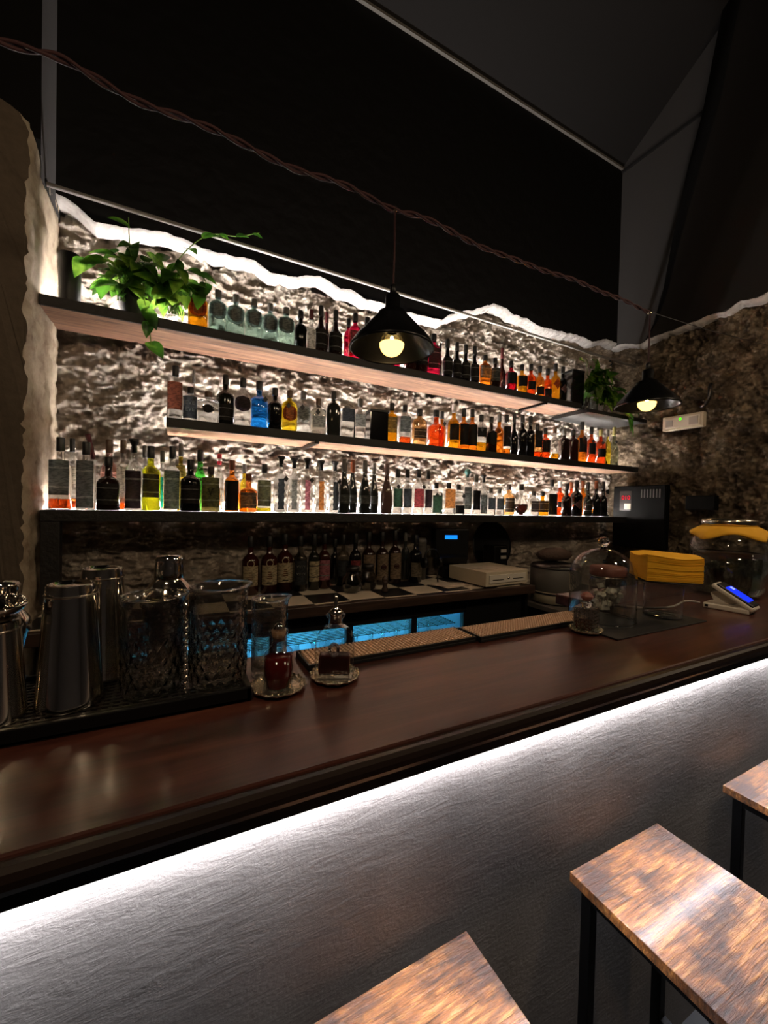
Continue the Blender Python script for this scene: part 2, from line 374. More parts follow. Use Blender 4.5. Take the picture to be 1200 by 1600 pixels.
BACK = [(-0.56,2.80),(-0.507, 2.78), (-0.45, 2.757), (-0.369, 2.702), (-0.267, 2.715), (-0.105, 2.746), (-0.011, 2.745), (0.031, 2.732), (0.153, 2.72), (0.349, 2.737), (0.441, 2.693), (0.538, 2.702), (0.728, 2.754), (0.85, 2.719), (0.943, 2.724), (1.022, 2.696), (1.166, 2.7), (1.31, 2.685), (1.501, 2.691), (1.607, 2.698), (1.687, 2.761), (1.855, 2.824), (2.075, 2.924), (2.189, 2.918), (2.269, 2.889), (2.39, 2.892), (2.545, 2.862), (2.751, 2.871), (3.025, 2.887), (3.193, 2.872), (3.382, 2.934), (3.60, 2.922)]
RIGHT = [(2.42,2.91),(2.269, 2.899), (2.127, 2.844), (2.038, 2.873), (1.922, 2.868), (1.76, 2.877), (1.591, 2.887), (1.512, 2.873), (1.431, 2.912), (1.348, 2.889), (1.281, 2.906), (1.1,2.93),(.8,2.88),(.4,2.95),(-.2,2.9),(-1.0,2.9)]
def resample(pts, step):
    out = []
    for (a, za), (b, zb) in zip(pts, pts[1:]):
        k = max(1, int(abs(b-a)/step))
        for i in range(k):
            t = i/k; t2 = t*t*(3-2*t)*.5 + t*.5
            out.append((a+(b-a)*t, za+(zb-za)*t2 + .009*noise.noise(Vector(((a+(b-a)*t)*18, 0, 0))) + .004*noise.noise(Vector(((a+(b-a)*t)*60, 2, 0)))))
    out.append(pts[-1]); return out
def plaster_wall(name, edge_name, pts, to3, top, face, back, mat):
    ps = resample(pts, .01); n = len(ps); vs = []; fs = []
    for a, z in ps: vs.append(to3(a, face, z))
    for a, z in ps: vs.append(to3(a, face, top))
    for i in range(n-1): fs.append((i, i+1, n+i+1, n+i))
    struct(MB().add(vs, fs, False).build(name, mat))
    vs = []; fs = []; K = 5
    for j in range(K+1):
        t = j/K
        for a, z in ps:
            h = .030 + .014*noise.noise(Vector((a*5, 7, 0)))
            d = face + (back-face)*(1-math.cos(t*math.pi/2))*1.0
            vs.append(to3(a, d + .003*noise.noise(Vector((a*30, j, 0))), z - h*math.sin(t*math.pi/2)))
    for j in range(K):
        for i in range(n-1): q = j*n+i; fs.append((q, q+1, q+n+1, q+n))
    struct(MB().add(vs, fs, True).build(edge_name, M['edge_plaster']))
plaster_wall('wall_back_upper', 'trim_1', BACK, lambda a, d, z: (a, d, z), 4.50, 2.335, 2.42, M['black_paint'])
plaster_wall('wall_right_upper', 'trim_2', RIGHT, lambda a, d, z: (d, a, z), 6.6, 3.53, 3.60, M['grey_paint'])
# cornice lines
struct(box_obj('trim_3', M['cornice'], ((XL+XR)/2, 2.325, 4.48), (XR-XL, .02, .018)))
struct(box_obj('trim_4', M['ceil_paint'], (3.525, 1.9, 4.46), (.02, .95, .025)))
# vaulted ceiling: rises from the cornice towards the guests
vs = []; fs = []; NU, NV = 24, 24
for j in range(NV+1):
    t = j/NV; y = 2.34 - 4.2*t; z = 4.50 + 1.9*math.sin(t*math.pi/2)
    for i in range(NU+1): vs.append((-2.2 + (3.6+2.2)*i/NU, y, z))
for j in range(NV):
    for i in range(NU): a = j*(NU+1)+i; fs.append((a, a+1, a+NU+2, a+NU+1))
struct(MB().add(vs, fs, True).build('ceiling', M['ceil_paint']))
# the vault rib that springs from the right wall, with the dark vault web in front of it
rib = [(2.115, 2.85), (2.04, 2.98), (1.96, 3.22), (1.885, 3.56), (1.79, 4.06), (1.70, 4.42), (1.655, 4.72), (1.60, 5.05), (1.59, 5.38), (1.63, 5.75), (1.70, 6.1), (1.8, 6.5)]
def jag(y):
    for (a, za), (b, zb) in zip(RIGHT, RIGHT[1:]):
        if b <= y <= a: return za + (zb-za)*(a-y)/(a-b)
    return 2.9
def off(z): return .006 + .07*min(1, max(0, (z-2.95)/.6))
vs = []; fs = []; n = len(rib)
for y, z in rib: vs.append((3.56, y, z))
for y, z in rib: vs.append((3.53-off(z), y-.03, z))
for i in range(n-1): fs.append((i, i+1, n+i+1, n+i))
for y, z in rib: vs.append((3.53-off(z)-.01, y-.05-.10*min(1, (z-2.8)*.7), max(z, jag(y-.1))))
for i in range(n-1): fs.append((n+i, n+i+1, 2*n+i+1, 2*n+i))
struct(MB().add(vs, fs, True).build('trim_5', M['black_paint']))
vs = []; fs = []; K = 40
for k in range(K+1):
    t = k/K
    for i, (y, z) in enumerate(rib):
        y1 = y-.05-.10*min(1, (z-2.8)*.7) - 2.1*t; z1 = max(z, jag(y1)) if i else jag(y1)-.004
        vs.append((3.53-off(z)-.01 - .25*(t**1.5)*max(0, z-2.95), y1, z1))
for k in range(K):
    for i in range(n-1): q = k*n+i; fs.append((q, q+1, q+n+1, q+n))
struct(MB().add(vs, fs, True).build('wall_right_vault', M['vault_paint']))
# left: stone pier with rounded shoulder, grey reveal and black wall above it
def left_pier():
    path = [(-1.7, 2.9)]; 
    for i in range(1, 40): path.append((-1.7 + (1.04)*i/40, 2.9))
    for i in range(0, 13):
        a = math.pi/2*(1-i/12); path.append((-.64 + .12*math.cos(a), 2.78 + .12*math.sin(a)))
    z = 2.78
    while z > 0: z -= .02; path.append((-.52, max(z, 0)))
    vs = []; fs = []; NY = 26; n = len(path)
    for j in range(NY+1):
        y = 2.02 + .42*j/NY
        for i, (x, z) in enumerate(path):
            nx = Vector((1, 0, 0)) if x >= -.5201 else (Vector((0, 0, 1)) if x < -.64 else Vector((x+.64, 0, z-2.78)).normalized())
            am = rough(x, y, z, .024, 1.8) + (-.012 if j == 0 else 0)
            p = Vector((x, y + (.008 if j == 0 else 0)*noise.noise(Vector((z*9, 0, 0))), z)) + nx*am*(.6 if z > 2.6 else 1)
            vs.append(p)
    for j in range(NY):
        for i in range(n-1): q = j*n+i; fs.append((q, q+1, q+n+1, q+n))
    struct(MB().add(vs, fs, True).build('wall_left', M['stone_l']))
    front = [vs[i] for i in range(n)] + [Vector((-1.7, 2.02, 0))]
    struct(MB().add(front, [tuple(range(len(front)))], False).build('wall_left_front', M['render_dim']))
left_pier()
struct(MB().add([(XL, 2.12, 2.7), (XL, 2.42, 2.7), (XL, 2.42, 4.6), (XL, 2.12, 4.6), (-2.2, 2.12, 2.7), (-2.2, 2.12, 4.6)],
                [(0, 1, 2, 3)], False).build('wall_left_reveal', M['grey_paint']))
struct(MB().add([(XL, 2.12, 2.85), (XL, 2.12, 5.2), (-2.2, 2.12, 5.2), (-2.2, 2.12, 2.85)], [(0, 1, 2, 3)], False).build('wall_left_upper', M['black_paint']))
# the rest of the room behind the guests
for nm, q in (('wall_front', [(-2.2, -3, 0), (3.9, -3, 0), (3.9, -3, 4.6), (-2.2, -3, 4.6)]), ('wall_left_room', [(-2.2, -3, 0), (-2.2, 2.1, 0), (-2.2, 2.1, 4.6), (-2.2, -3, 4.6)]),
              ('wall_right_room', [(3.6, -3, 0), (3.6, -.15, 0), (3.6, -.15, 4.6), (3.6, -3, 4.6)])):
    struct(MB().add(q, [(0, 1, 2, 3)], False).build(nm, M['grey_paint']))
struct(MB().add([(-2.2, -3, 4.6), (3.9, -3, 4.6), (3.9, -1.8, 6.4), (-2.2, -1.8, 6.4)], [(0, 1, 2, 3)], False).build('ceiling_slope', M['ceil_paint']))
struct(MB().add([(-2.2, -3, 0), (3.9, -3, 0), (3.9, 2.6, 0), (-2.2, 2.6, 0)], [(0, 1, 2, 3)], False).build('floor', M['floor']))

# ------------------------------------------------------------------ rail and shelves
rail = thing('picture_rail_tube', 'thin black metal tube crossing above the top shelf from pier to right wall', 'rail', (0, 0, 0))
MB().tube([(-.53, 2.19, 2.722), (3.56, 2.18, 2.672)], .0095, 12).build('tube', M['rail_grey'], rail)
MB().lathe([(.02, -.006), (.02, .006)], 16).build('end_flange', M['black_metal'], rail, (-.523, 2.19, 2.722)).rotation_euler = (0, R(90), 0)
def shelf(x0, x1, z1, th, y0, label, led=True, leg=False, brackets=(), wood='shelf_wood'):
    t = thing('wall_shelf', label, 'shelf', ((x0+x1)/2, YB, z1-th), 0, 'bottle shelves on the stone wall')
    cx = (x0+x1)/2; L = x1-x0
    def loc(x, y, z): return (x-cx, y-YB, z-(z1-th))
    box_obj('plank', M[wood], loc(cx, (y0+2.40)/2+.006, z1-th/2), (L, 2.40-y0-.012, th-.004), t, .002)
    box_obj('front_edge', M['shelf_edge'], loc(cx, y0+.004, z1-th/2), (L, .012, th), t, .003)
    box_obj('top_board', M['shelf_edge'], loc(cx, (y0+2.38)/2, z1-.001), (L-.004, 2.37-y0, .003), t)
    if led: box_obj('led_strip', M['led'], loc(cx, 2.315, z1+.005), (L-.02, .012, .008), t)
    for x in brackets:
        box_obj('bracket', M['black_metal'], loc(x, (y0+2.38)/2, z1-th-.008), (.022, 2.38-y0, .014), t)
        box_obj('bracket_tip', M['black_metal'], loc(x, y0-.004, z1-th-.004), (.024, .012, .022), t, .002)
    if leg: box_obj('side_leg', M['shelf_edge'], loc(x0+.035, y0+.02, z1-.048-.175), (.065, .05, .35), t, .003)
    return t
shelf(-.525, 2.80, 2.235, .045, 2.125, 'long reclaimed wood shelf, topmost, from left pier to the small planter', True, False, (2.40,), 'shelf_dark')
s = shelf(2.80, 3.55, 2.185, .03, 2.06, 'short dark shelf carrying the glass planter near the right corner', False, wood='shelf_edge')
shelf(-.06, 3.56, 1.785, .045, 2.125, 'long middle shelf of bottles starting right of the left pier', True, False, (.66,))
shelf(-.515, 3.42, 1.348, .048, 2.125, 'long lowest wall shelf with dark leg at its left end', True, True, ())

BOTTLES = [
 ('top shelf', 0.069, 2.21, 0.223, 0.089, 'flask', 'amberY', 'cork', ('oval', 0.28, 0.72, 'rust'), None, 0, 'amber yellow flask bottle with oval rust label beside the pothos'),
 ('top shelf', 0.159, 2.198, 0.219, 0.087, 'flask', 'aqua', 'grey', ('oval', 0.3, 0.72, 'slate'), None, 0, 'first of five pale aqua flasks with oval dark labels, beside the amber one'),
 ('top shelf', 0.246, 2.222, 0.23, 0.089, 'flask', 'aqua', 'grey', ('oval', 0.3, 0.72, 'slate'), None, 0, 'second of five pale aqua flasks with oval dark labels from the left'),
 ('top shelf', 0.334, 2.204, 0.221, 0.087, 'flask', 'aqua', 'grey', ('oval', 0.3, 0.72, 'slate'), None, 0, 'middle one of five pale aqua flasks with oval dark labels'),
 ('top shelf', 0.423, 2.237, 0.234, 0.085, 'flask', 'aqua', 'grey', ('oval', 0.3, 0.72, 'slate'), None, 0, 'fourth of five pale aqua flasks with oval dark labels from the left'),
 ('top shelf', 0.497, 2.186, 0.21, 0.09, 'flask', 'aqua', 'grey', ('oval', 0.3, 0.72, 'slate'), None, 0, 'last of five pale aqua flasks, next to the black bottle'),
 ('top shelf', 0.588, 2.231, 0.233, 0.076, 'round', 'black', 'black', None, None, 0, 'short black round bottle right of the pale aqua flasks'),
 ('top shelf', 0.635, 2.183, 0.231, 0.054, 'wine', 'clear', 'maroon', ('rect', 0.04, 0.52, 'paper'), None, 0, 'slim clear bottle with long maroon neck and pale label'),
 ('top shelf', 0.701, 2.219, 0.284, 0.078, 'wine', 'brown', 'black', ('rect', 0.12, 0.5, 'dark'), None, 0, 'tall dark brown wine bottle behind a red necked one'),
 ('top shelf', 0.756, 2.28, 0.286, 0.049, 'wine', 'redbrown', 'maroon', None, None, 0, 'narrow amber brown neck peeking between two dark wine bottles'),
 ('top shelf', 0.786, 2.21, 0.275, 0.079, 'wine', 'brown', 'black', ('rect', 0.12, 0.5, 'dark'), None, 0, 'dark brown wine bottle left of the pink bottles'),
 ('top shelf', 0.888, 2.266, 0.273, 0.054, 'flask', 'pink', 'black', None, None, 0, 'leftmost pink bottle, slim, standing a little behind'),
 ('top shelf', 0.904, 2.201, 0.281, 0.077, 'flask', 'pink', 'black', ('rect', 0.22, 0.62, 'mauve'), None, 0, 'tall pink flask with dark label left of the pendant lamp'),
 ('top shelf', 0.986, 2.213, 0.282, 0.078, 'flask', 'pink', 'black', ('rect', 0.22, 0.62, 'mauve'), None, 0, 'second pink flask, half hidden by the rim of the pendant shade'),
 ('top shelf', 1.072, 2.21, 0.281, 0.08, 'flask', 'pink', 'black', ('rect', 0.22, 0.62, 'mauve'), None, 0, 'third pink flask, seen only below the lit pendant bulb'),
 ('top shelf', 1.167, 2.21, 0.283, 0.081, 'flask', 'pink', 'black', ('rect', 0.22, 0.62, 'mauve'), None, 0, 'fourth pink flask, last under the pendant shade'),
 ('top shelf', 1.286, 2.21, 0.282, 0.083, 'round', 'redbrown', 'black', ('rect', 0.2, 0.6, 'dark'), None, 0, 'dark reddish bottle below the right rim of the pendant shade'),
 ('top shelf', 1.37, 2.207, 0.287, 0.08, 'round', 'redbrown', 'black', ('rect', 0.2, 0.6, 'dark'), None, 0, 'dark bottle whose neck shows right of the pendant shade'),
 ('top shelf', 1.462, 2.213, 0.284, 0.094, 'flask', 'pink', 'black', ('rect', 0.2, 0.66, 'dark'), None, 0, 'pink flask right of the pendant lamp with glowing pink base'),
 ('top shelf', 1.569, 2.29, 0.275, 0.038, 'wine', 'redbrown', 'black', None, None, 0, 'thin dark bottle squeezed behind between pink flask and wine bottles'),
 ('top shelf', 1.57, 2.21, 0.272, 0.071, 'wine', 'black', 'black', ('rect', 0.12, 0.52, 'dark'), None, 0, 'first of four matching dark wine bottles right of the pink flask'),
 ('top shelf', 1.649, 2.21, 0.267, 0.067, 'wine', 'black', 'black', ('rect', 0.12, 0.52, 'dark'), None, 0, 'second of four matching dark wine bottles on the top shelf'),
 ('top shelf', 1.722, 2.21, 0.267, 0.066, 'wine', 'black', 'black', ('rect', 0.12, 0.52, 'dark'), None, 0, 'third of four matching dark wine bottles on the top shelf'),
 ('top shelf', 1.799, 2.21, 0.272, 0.064, 'wine', 'black', 'black', ('rect', 0.12, 0.52, 'dark'), None, 0, 'last of four matching dark wine bottles, beside an amber flask'),
 ('top shelf', 1.894, 2.21, 0.228, 0.087, 'flask', 'amber', 'black', ('rect', 0.28, 0.66, 'slate'), None, 0, 'amber flask with square grey label right of four wine bottles'),
 ('top shelf', 1.985, 2.21, 0.227, 0.073, 'round', 'brown', 'black', ('rect', 0.25, 0.65, 'slate'), (0.2, 'amber'), 0, 'brown round bottle with grey label right of the amber flask'),
 ('top shelf', 2.103, 2.269, 0.338, 0.056, 'wine', 'redbrown', 'maroon', None, None, 0, 'tall narrow dark red bottle standing behind on the top shelf'),
 ('top shelf', 2.128, 2.201, 0.228, 0.085, 'round', 'ruby', 'black', ('rect', 0.25, 0.6, 'black'), None, 0, 'ruby red bottle with black label on the top shelf'),
 ('top shelf', 2.245, 2.21, 0.226, 0.082, 'round', 'amberY', 'black', ('rect', 0.26, 0.6, 'black'), None, 0, 'golden bottle with a black band label beside the ruby one'),
 ('top shelf', 2.336, 2.21, 0.245, 0.072, 'round', 'orange', 'black', ('rect', 0.2, 0.45, 'black'), None, 0, 'orange bottle with small black label right of the golden one'),
 ('top shelf', 2.429, 2.21, 0.247, 0.068, 'round', 'amber', 'black', ('rect', 0.1, 0.35, 'black'), None, 0, 'honey orange bottle with a low black label, in the orange row'),
 ('top shelf', 2.512, 2.21, 0.242, 0.064, 'round', 'orange', 'black', ('rect', 0.08, 0.35, 'black'), None, 0, 'shortest orange bottle with long black stopper in the orange row'),
 ('top shelf', 2.598, 2.21, 0.297, 0.072, 'round', 'amberY', 'black', ('diamond', 0.3, 0.6, 'rust'), None, 0, 'yellow bottle with rust diamond label at end of the orange row'),
 ('top shelf', 2.682, 2.21, 0.287, 0.065, 'round', 'black', 'black', ('diamond', 0.25, 0.5, 'mauve'), None, 0, 'black bottle with a mauve diamond label beside the black tin box'),
 ('top shelf', 2.81, 2.21, 0.273, 0.127, 'box', 'black', 'black', None, None, 0, 'black upright tin box at the right end of the top shelf'),
 ('middle shelf', -0.025, 2.198, 0.26, 0.073, 'cone', 'clear', 'black', ('rect', 0.18, 0.68, 'terracotta'), None, 0, 'tall conical clear bottle with terracotta label, leftmost on the middle shelf'),
 ('middle shelf', 0.042, 2.231, 0.177, 0.071, 'round', 'clear', 'black', ('rect', 0.1, 0.72, 'ink'), None, 0, 'clear bottle with dark inked EVE lettering on the middle shelf'),
 ('middle shelf', 0.057, 2.3, 0.282, 0.032, 'wine', 'clear', 'grey', None, None, 0, 'clear bottle with grey cap standing behind the lettered one'),
 ('middle shelf', 0.121, 2.186, 0.156, 0.1, 'square', 'clear', 'cork', ('blot', 0.28, 0.55, 'black'), None, 0, 'square clear decanter with a black blot shaped label'),
 ('middle shelf', 0.205, 2.234, 0.265, 0.088, 'round', 'olivedark', 'black', ('rect', 0.1, 0.4, 'dark'), None, 0, 'large olive black bottle left of the clear round label bottle'),
 ('middle shelf', 0.284, 2.192, 0.25, 0.086, 'flask', 'clear', 'black', ('oval', 0.3, 0.62, 'plum'), None, 0, 'clear bottle with plum oval label left of the blue bottle'),
 ('middle shelf', 0.373, 2.237, 0.26, 0.095, 'round', 'blue', 'black', None, None, 1, 'bright blue glass bottle with a black diamond tag'),
 ('middle shelf', 0.447, 2.189, 0.225, 0.074, 'round', 'black', 'black', None, None, 0, 'black bottle right of the bright blue one'),
 ('middle shelf', 0.528, 2.201, 0.227, 0.083, 'flask', 'yellow', 'cork', ('oval', 0.25, 0.62, 'rust'), None, 1, 'pale yellow flask with orange oval label and diamond tag'),
 ('middle shelf', 0.61, 2.222, 0.239, 0.084, 'flask', 'clear', 'grey', ('oval', 0.25, 0.65, 'greyl'), None, 1, 'clear flask with pale grey oval label on the middle shelf'),
 ('middle shelf', 0.694, 2.21, 0.207, 0.082, 'square', 'smoke', 'cork', ('rect', 0.2, 0.5, 'greyl'), None, 1, 'smoky grey squat flask with a hanging diamond tag'),
 ('middle shelf', 0.784, 2.21, 0.261, 0.079, 'flask', 'greydark', 'black', None, None, 0, 'tall charcoal grey bottle left of the wire bail jar'),
 ('middle shelf', 0.869, 2.207, 0.186, 0.085, 'square', 'clear', 'grey', ('rect', 0.5, 0.9, 'ink'), None, 0, 'clear jar bottle with a wire bail and dark upper label'),
 ('middle shelf', 0.952, 2.213, 0.243, 0.074, 'round', 'frost', 'grey', ('rect', 0.3, 0.6, 'greyl'), None, 0, 'frosted white bottle left of the black carton'),
 ('middle shelf', 1.064, 2.21, 0.185, 0.117, 'box', 'black', 'black', None, None, 0, 'square black carton in the middle of the middle shelf'),
 ('middle shelf', 1.165, 2.21, 0.245, 0.072, 'flask', 'amberY', 'black', ('rect', 0.25, 0.65, 'slate'), None, 0, 'yellow bottle with grey label right of the black carton'),
 ('middle shelf', 1.258, 2.21, 0.247, 0.078, 'flask', 'clear', 'black', ('rect', 0.3, 0.7, 'slate'), (0.25, 'orange'), 0, 'clear bottle with grey label and a little orange liquor left'),
 ('middle shelf', 1.367, 2.21, 0.235, 0.097, 'flask', 'amberpale', 'black', ('rect', 0.2, 0.45, 'dark'), None, 0, 'rounded pale amber flask with wide black stopper'),
 ('middle shelf', 1.495, 2.21, 0.244, 0.113, 'squat', 'orange', 'black', None, None, 1, 'broad round orange bottle with a diamond tag'),
 ('middle shelf', 1.597, 2.29, 0.264, 0.057, 'round', 'amber', 'black', None, None, 0, 'amber bottle whose stopper shows behind the broad orange one'),
 ('middle shelf', 1.636, 2.21, 0.302, 0.079, 'round', 'amberY', 'white', ('rect', 0.2, 0.55, 'black'), None, 0, 'golden bottle with black label and a tall pale cork'),
 ('middle shelf', 1.72, 2.21, 0.285, 0.075, 'round', 'amber', 'black', ('rect', 0.12, 0.62, 'black'), None, 0, 'first of two touching amber bottles with black labels'),
 ('middle shelf', 1.794, 2.21, 0.29, 0.071, 'round', 'amber', 'black', ('rect', 0.12, 0.62, 'black'), None, 0, 'second of two touching amber bottles with black labels'),
 ('middle shelf', 1.874, 2.21, 0.261, 0.077, 'flask', 'clear', 'black', ('rect', 0.4, 0.65, 'black'), (0.35, 'amberY'), 1, 'clear flask half full of golden liquor beside the amber pair'),
 ('middle shelf', 1.962, 2.207, 0.257, 0.083, 'squat', 'brown', 'black', ('oval', 0.2, 0.6, 'black'), None, 0, 'brown round shouldered bottle with dark oval label'),
 ('middle shelf', 2.041, 2.213, 0.286, 0.064, 'round', 'amber', 'grey', None, None, 0, 'slim orange amber bottle with a silver grey cap'),
 ('middle shelf', 2.108, 2.21, 0.289, 0.065, 'round', 'clear', 'black', ('rect', 0.2, 0.7, 'black'), (0.2, 'amber'), 0, 'clear bottle with tall black label left of the black bottles'),
 ('middle shelf', 2.183, 2.21, 0.308, 0.056, 'wine', 'black', 'black', None, None, 0, 'first of three black bottles on the middle shelf, slimmest'),
 ('middle shelf', 2.266, 2.21, 0.308, 0.066, 'round', 'black', 'black', None, None, 0, 'second of three black bottles on the middle shelf'),
 ('middle shelf', 2.345, 2.21, 0.308, 0.067, 'round', 'black', 'black', None, None, 0, 'third of three black bottles on the middle shelf'),
 ('middle shelf', 2.421, 2.21, 0.255, 0.068, 'square', 'amberpale', 'black', ('rect', 0.3, 0.8, 'black'), (0.25, 'orange'), 0, 'small square bottle with black label right of three black bottles'),
 ('middle shelf', 2.507, 2.21, 0.237, 0.074, 'round', 'orange', 'black', ('rect', 0.2, 0.6, 'black'), None, 0, 'orange shouldered bottle with a black label, right part of middle shelf'),
 ('middle shelf', 2.609, 2.21, 0.256, 0.065, 'round', 'clear', 'cork', None, (0.25, 'amberY'), 0, 'almost empty clear bottle with golden rest, middle shelf'),
 ('middle shelf', 2.719, 2.21, 0.247, 0.076, 'square', 'brown', 'grey', None, None, 0, 'dark brown square bottle with a silver cap'),
 ('middle shelf', 2.824, 2.21, 0.258, 0.072, 'square', 'redbrown', 'black', None, None, 0, 'dark red brown bottle with wide black stopper'),
 ('middle shelf', 2.928, 2.21, 0.332, 0.079, 'round', 'amber', 'black', ('rect', 0.25, 0.6, 'black'), None, 1, 'amber bottle with high black cap below the small glass planter'),
 ('middle shelf', 3.046, 2.21, 0.303, 0.069, 'round', 'orange', 'black', ('rect', 0.25, 0.55, 'black'), None, 1, 'orange bottle with diamond tag near the right shelf end'),
 ('middle shelf', 3.166, 2.21, 0.294, 0.081, 'round', 'orange', 'yellow', ('rect', 0.2, 0.45, 'black'), None, 1, 'red orange bottle with yellow neck near the right wall'),
 ('middle shelf', 3.258, 2.21, 0.304, 0.053, 'round', 'yellow', 'grey', None, None, 0, 'thin pale yellow bottle near the right end of the middle shelf'),
 ('middle shelf', 3.344, 2.21, 0.335, 0.077, 'wine', 'greenclear', 'yellow', None, None, 1, 'grey green clear bottle, last on the middle shelf'),
 ('bottom shelf', -0.466, 2.21, 0.313, 0.081, 'round', 'clear', 'black', ('rect', 0.2, 0.68, 'slate'), (0.2, 'orange'), 0, 'large clear bottle with tall slate label, first on the bottom shelf'),
 ('bottom shelf', -0.444, 2.31, 0.324, 0.044, 'round', 'clear', 'black', ('rect', 0.3, 0.6, 'paper'), (0.2, 'orange'), 0, 'clear bottle with pale label behind the first large one'),
 ('bottom shelf', -0.365, 2.155, 0.295, 0.0709, 'round', 'clear', 'black', ('rect', 0.03, 0.72, 'slate'), None, 0, 'wide clear bottle wrapped in a dark full height label'),
 ('bottom shelf', -0.287, 2.18, 0.238, 0.0901, 'squat', 'brown', 'black', ('rect', 0.1, 0.5, 'dark'), None, 0, 'squat broad shouldered black brown bottle on the bottom shelf'),
 ('bottom shelf', -0.297, 2.275, 0.328, 0.0699, 'round', 'rose', 'cork', None, None, 0, 'rose tinted clear bottle with cork behind the squat dark one'),
 ('bottom shelf', -0.239, 2.249, 0.328, 0.0542, 'round', 'clear', 'cork', ('rect', 0.1, 0.62, 'paper'), (0.15, 'orange'), 0, 'clear corked bottle with white and brown label'),
 ('bottom shelf', -0.189, 2.174, 0.324, 0.071, 'round', 'clear', 'black', ('rect', 0.03, 0.56, 'plum'), None, 0, 'clear bottle with a big plum dark label and flared stopper'),
 ('bottom shelf', -0.125, 2.228, 0.307, 0.088, 'round', 'yellowgreen', 'black', ('rect', 0.2, 0.56, 'dark'), None, 0, 'yellow green liqueur bottle with dark square label'),
 ('bottom shelf', -0.156, 2.3, 0.316, 0.04, 'round', 'clear', 'grey', None, None, 0, 'clear grey capped bottle behind the yellow green liqueur'),
 ('bottom shelf', -0.078, 2.278, 0.295, 0.044, 'round', 'clear', 'grey', ('rect', 0.05, 0.55, 'turquoise'), None, 0, 'slim bottle with a bright turquoise vertical label'),
 ('bottom shelf', -0.033, 2.213, 0.312, 0.077, 'round', 'clear', 'black', ('rect', 0.03, 0.62, 'slate'), None, 0, 'clear bottle with tall grey label and black cap right of turquoise'),
 ('bottom shelf', 0.003, 2.28, 0.337, 0.049, 'round', 'yellow', 'grey', ('rect', 0.5, 0.68, 'yellow'), None, 0, 'yellow bottle with grey cap partly behind on the bottom shelf'),
 ('bottom shelf', 0.047, 2.184, 0.251, 0.091, 'round', 'black', 'black', ('rect', 0.15, 0.5, 'dark'), None, 0, 'short black bottle in front of the green one'),
 ('bottom shelf', 0.091, 2.253, 0.309, 0.066, 'pear', 'green', 'black', None, None, 0, 'vivid green pear shaped bottle with dark cap'),
 ('bottom shelf', 0.139, 2.19, 0.223, 0.089, 'squat', 'olive', 'brown', ('rect', 0.1, 0.75, 'olive'), None, 0, 'squat olive bottle with stag emblem label'),
 ('bottom shelf', 0.185, 2.29, 0.301, 0.047, 'round', 'clear', 'red', None, None, 0, 'clear bottle with red and white striped cap'),
 ('bottom shelf', 0.24, 2.213, 0.264, 0.074, 'round', 'amber', 'rust', ('rect', 0.02, 0.6, 'black'), None, 0, 'square shouldered amber bottle with black lower half'),
 ('bottom shelf', 0.31, 2.28, 0.254, 0.044, 'round', 'yellow', 'grey', None, None, 0, 'small yellow bottle behind the two amber ones'),
 ('bottom shelf', 0.319, 2.187, 0.198, 0.089, 'squat', 'amberD', 'rust', ('rect', 0.1, 0.5, 'slate'), None, 0, 'squat amber bottle with blue grey label'),
 ('bottom shelf', 0.403, 2.21, 0.255, 0.077, 'round', 'clear', 'black', ('rect', 0.12, 0.66, 'olive'), (0.12, 'yellow'), 0, 'clear bottle with olive botanical label'),
 ('bottom shelf', 0.489, 2.204, 0.3, 0.078, 'round', 'clear', 'black', ('rope', 0.05, 0.6, 'ink'), None, 1, 'first clear ribbed bottle with dark twisted label strip'),
 ('bottom shelf', 0.564, 2.216, 0.298, 0.068, 'round', 'clear', 'black', ('rope', 0.05, 0.6, 'greyl'), None, 0, 'second clear ribbed bottle with grey twisted label strip'),
 ('bottom shelf', 0.637, 2.21, 0.299, 0.067, 'round', 'clear', 'black', ('rope', 0.05, 0.6, 'pinkl'), None, 1, 'clear ribbed bottle with a pink twisted label strip'),
 ('bottom shelf', 0.717, 2.21, 0.294, 0.067, 'round', 'clear', 'black', ('rope', 0.05, 0.6, 'orangel'), None, 0, 'clear ribbed bottle with an orange twisted label strip'),
 ('bottom shelf', 0.807, 2.225, 0.298, 0.068, 'round', 'clear', 'black', ('rope', 0.05, 0.6, 'ink'), None, 1, 'last clear ribbed bottle, beside the first sparkling wine bottle'),
 ('bottom shelf', 0.842, 2.165, 0.31, 0.067, 'champ', 'greydark', 'grey', ('rect', 0.18, 0.34, 'slate'), None, 0, 'first of four dark sparkling wine bottles, silver necked'),
 ('bottom shelf', 0.928, 2.25, 0.318, 0.062, 'champ', 'greydark', 'rust', ('rect', 0.18, 0.34, 'slate'), None, 0, 'second of four dark sparkling wine bottles, copper necked'),
 ('bottom shelf', 0.979, 2.18, 0.312, 0.069, 'champ', 'greydark', 'grey', ('rect', 0.18, 0.34, 'slate'), None, 0, 'third of four dark sparkling wine bottles in front'),
 ('bottom shelf', 1.072, 2.25, 0.311, 0.059, 'champ', 'greydark', 'grey', ('rect', 0.18, 0.34, 'slate'), None, 0, 'last of four dark sparkling wine bottles, behind the third'),
 ('bottom shelf', 1.141, 2.21, 0.306, 0.072, 'champ', 'taupe', 'taupe', None, None, 0, 'single taupe brown wine bottle standing alone'),
 ('bottom shelf', 1.218, 2.21, 0.279, 0.065, 'round', 'clear', 'black', ('rect', 0.15, 0.56, 'greenl'), None, 1, 'clear bottle with green label right of the taupe wine bottle'),
 ('bottom shelf', 1.288, 2.21, 0.282, 0.061, 'round', 'clear', 'black', ('rect', 0.15, 0.56, 'ink'), None, 0, 'clear bottle with ink dark label right of the green label'),
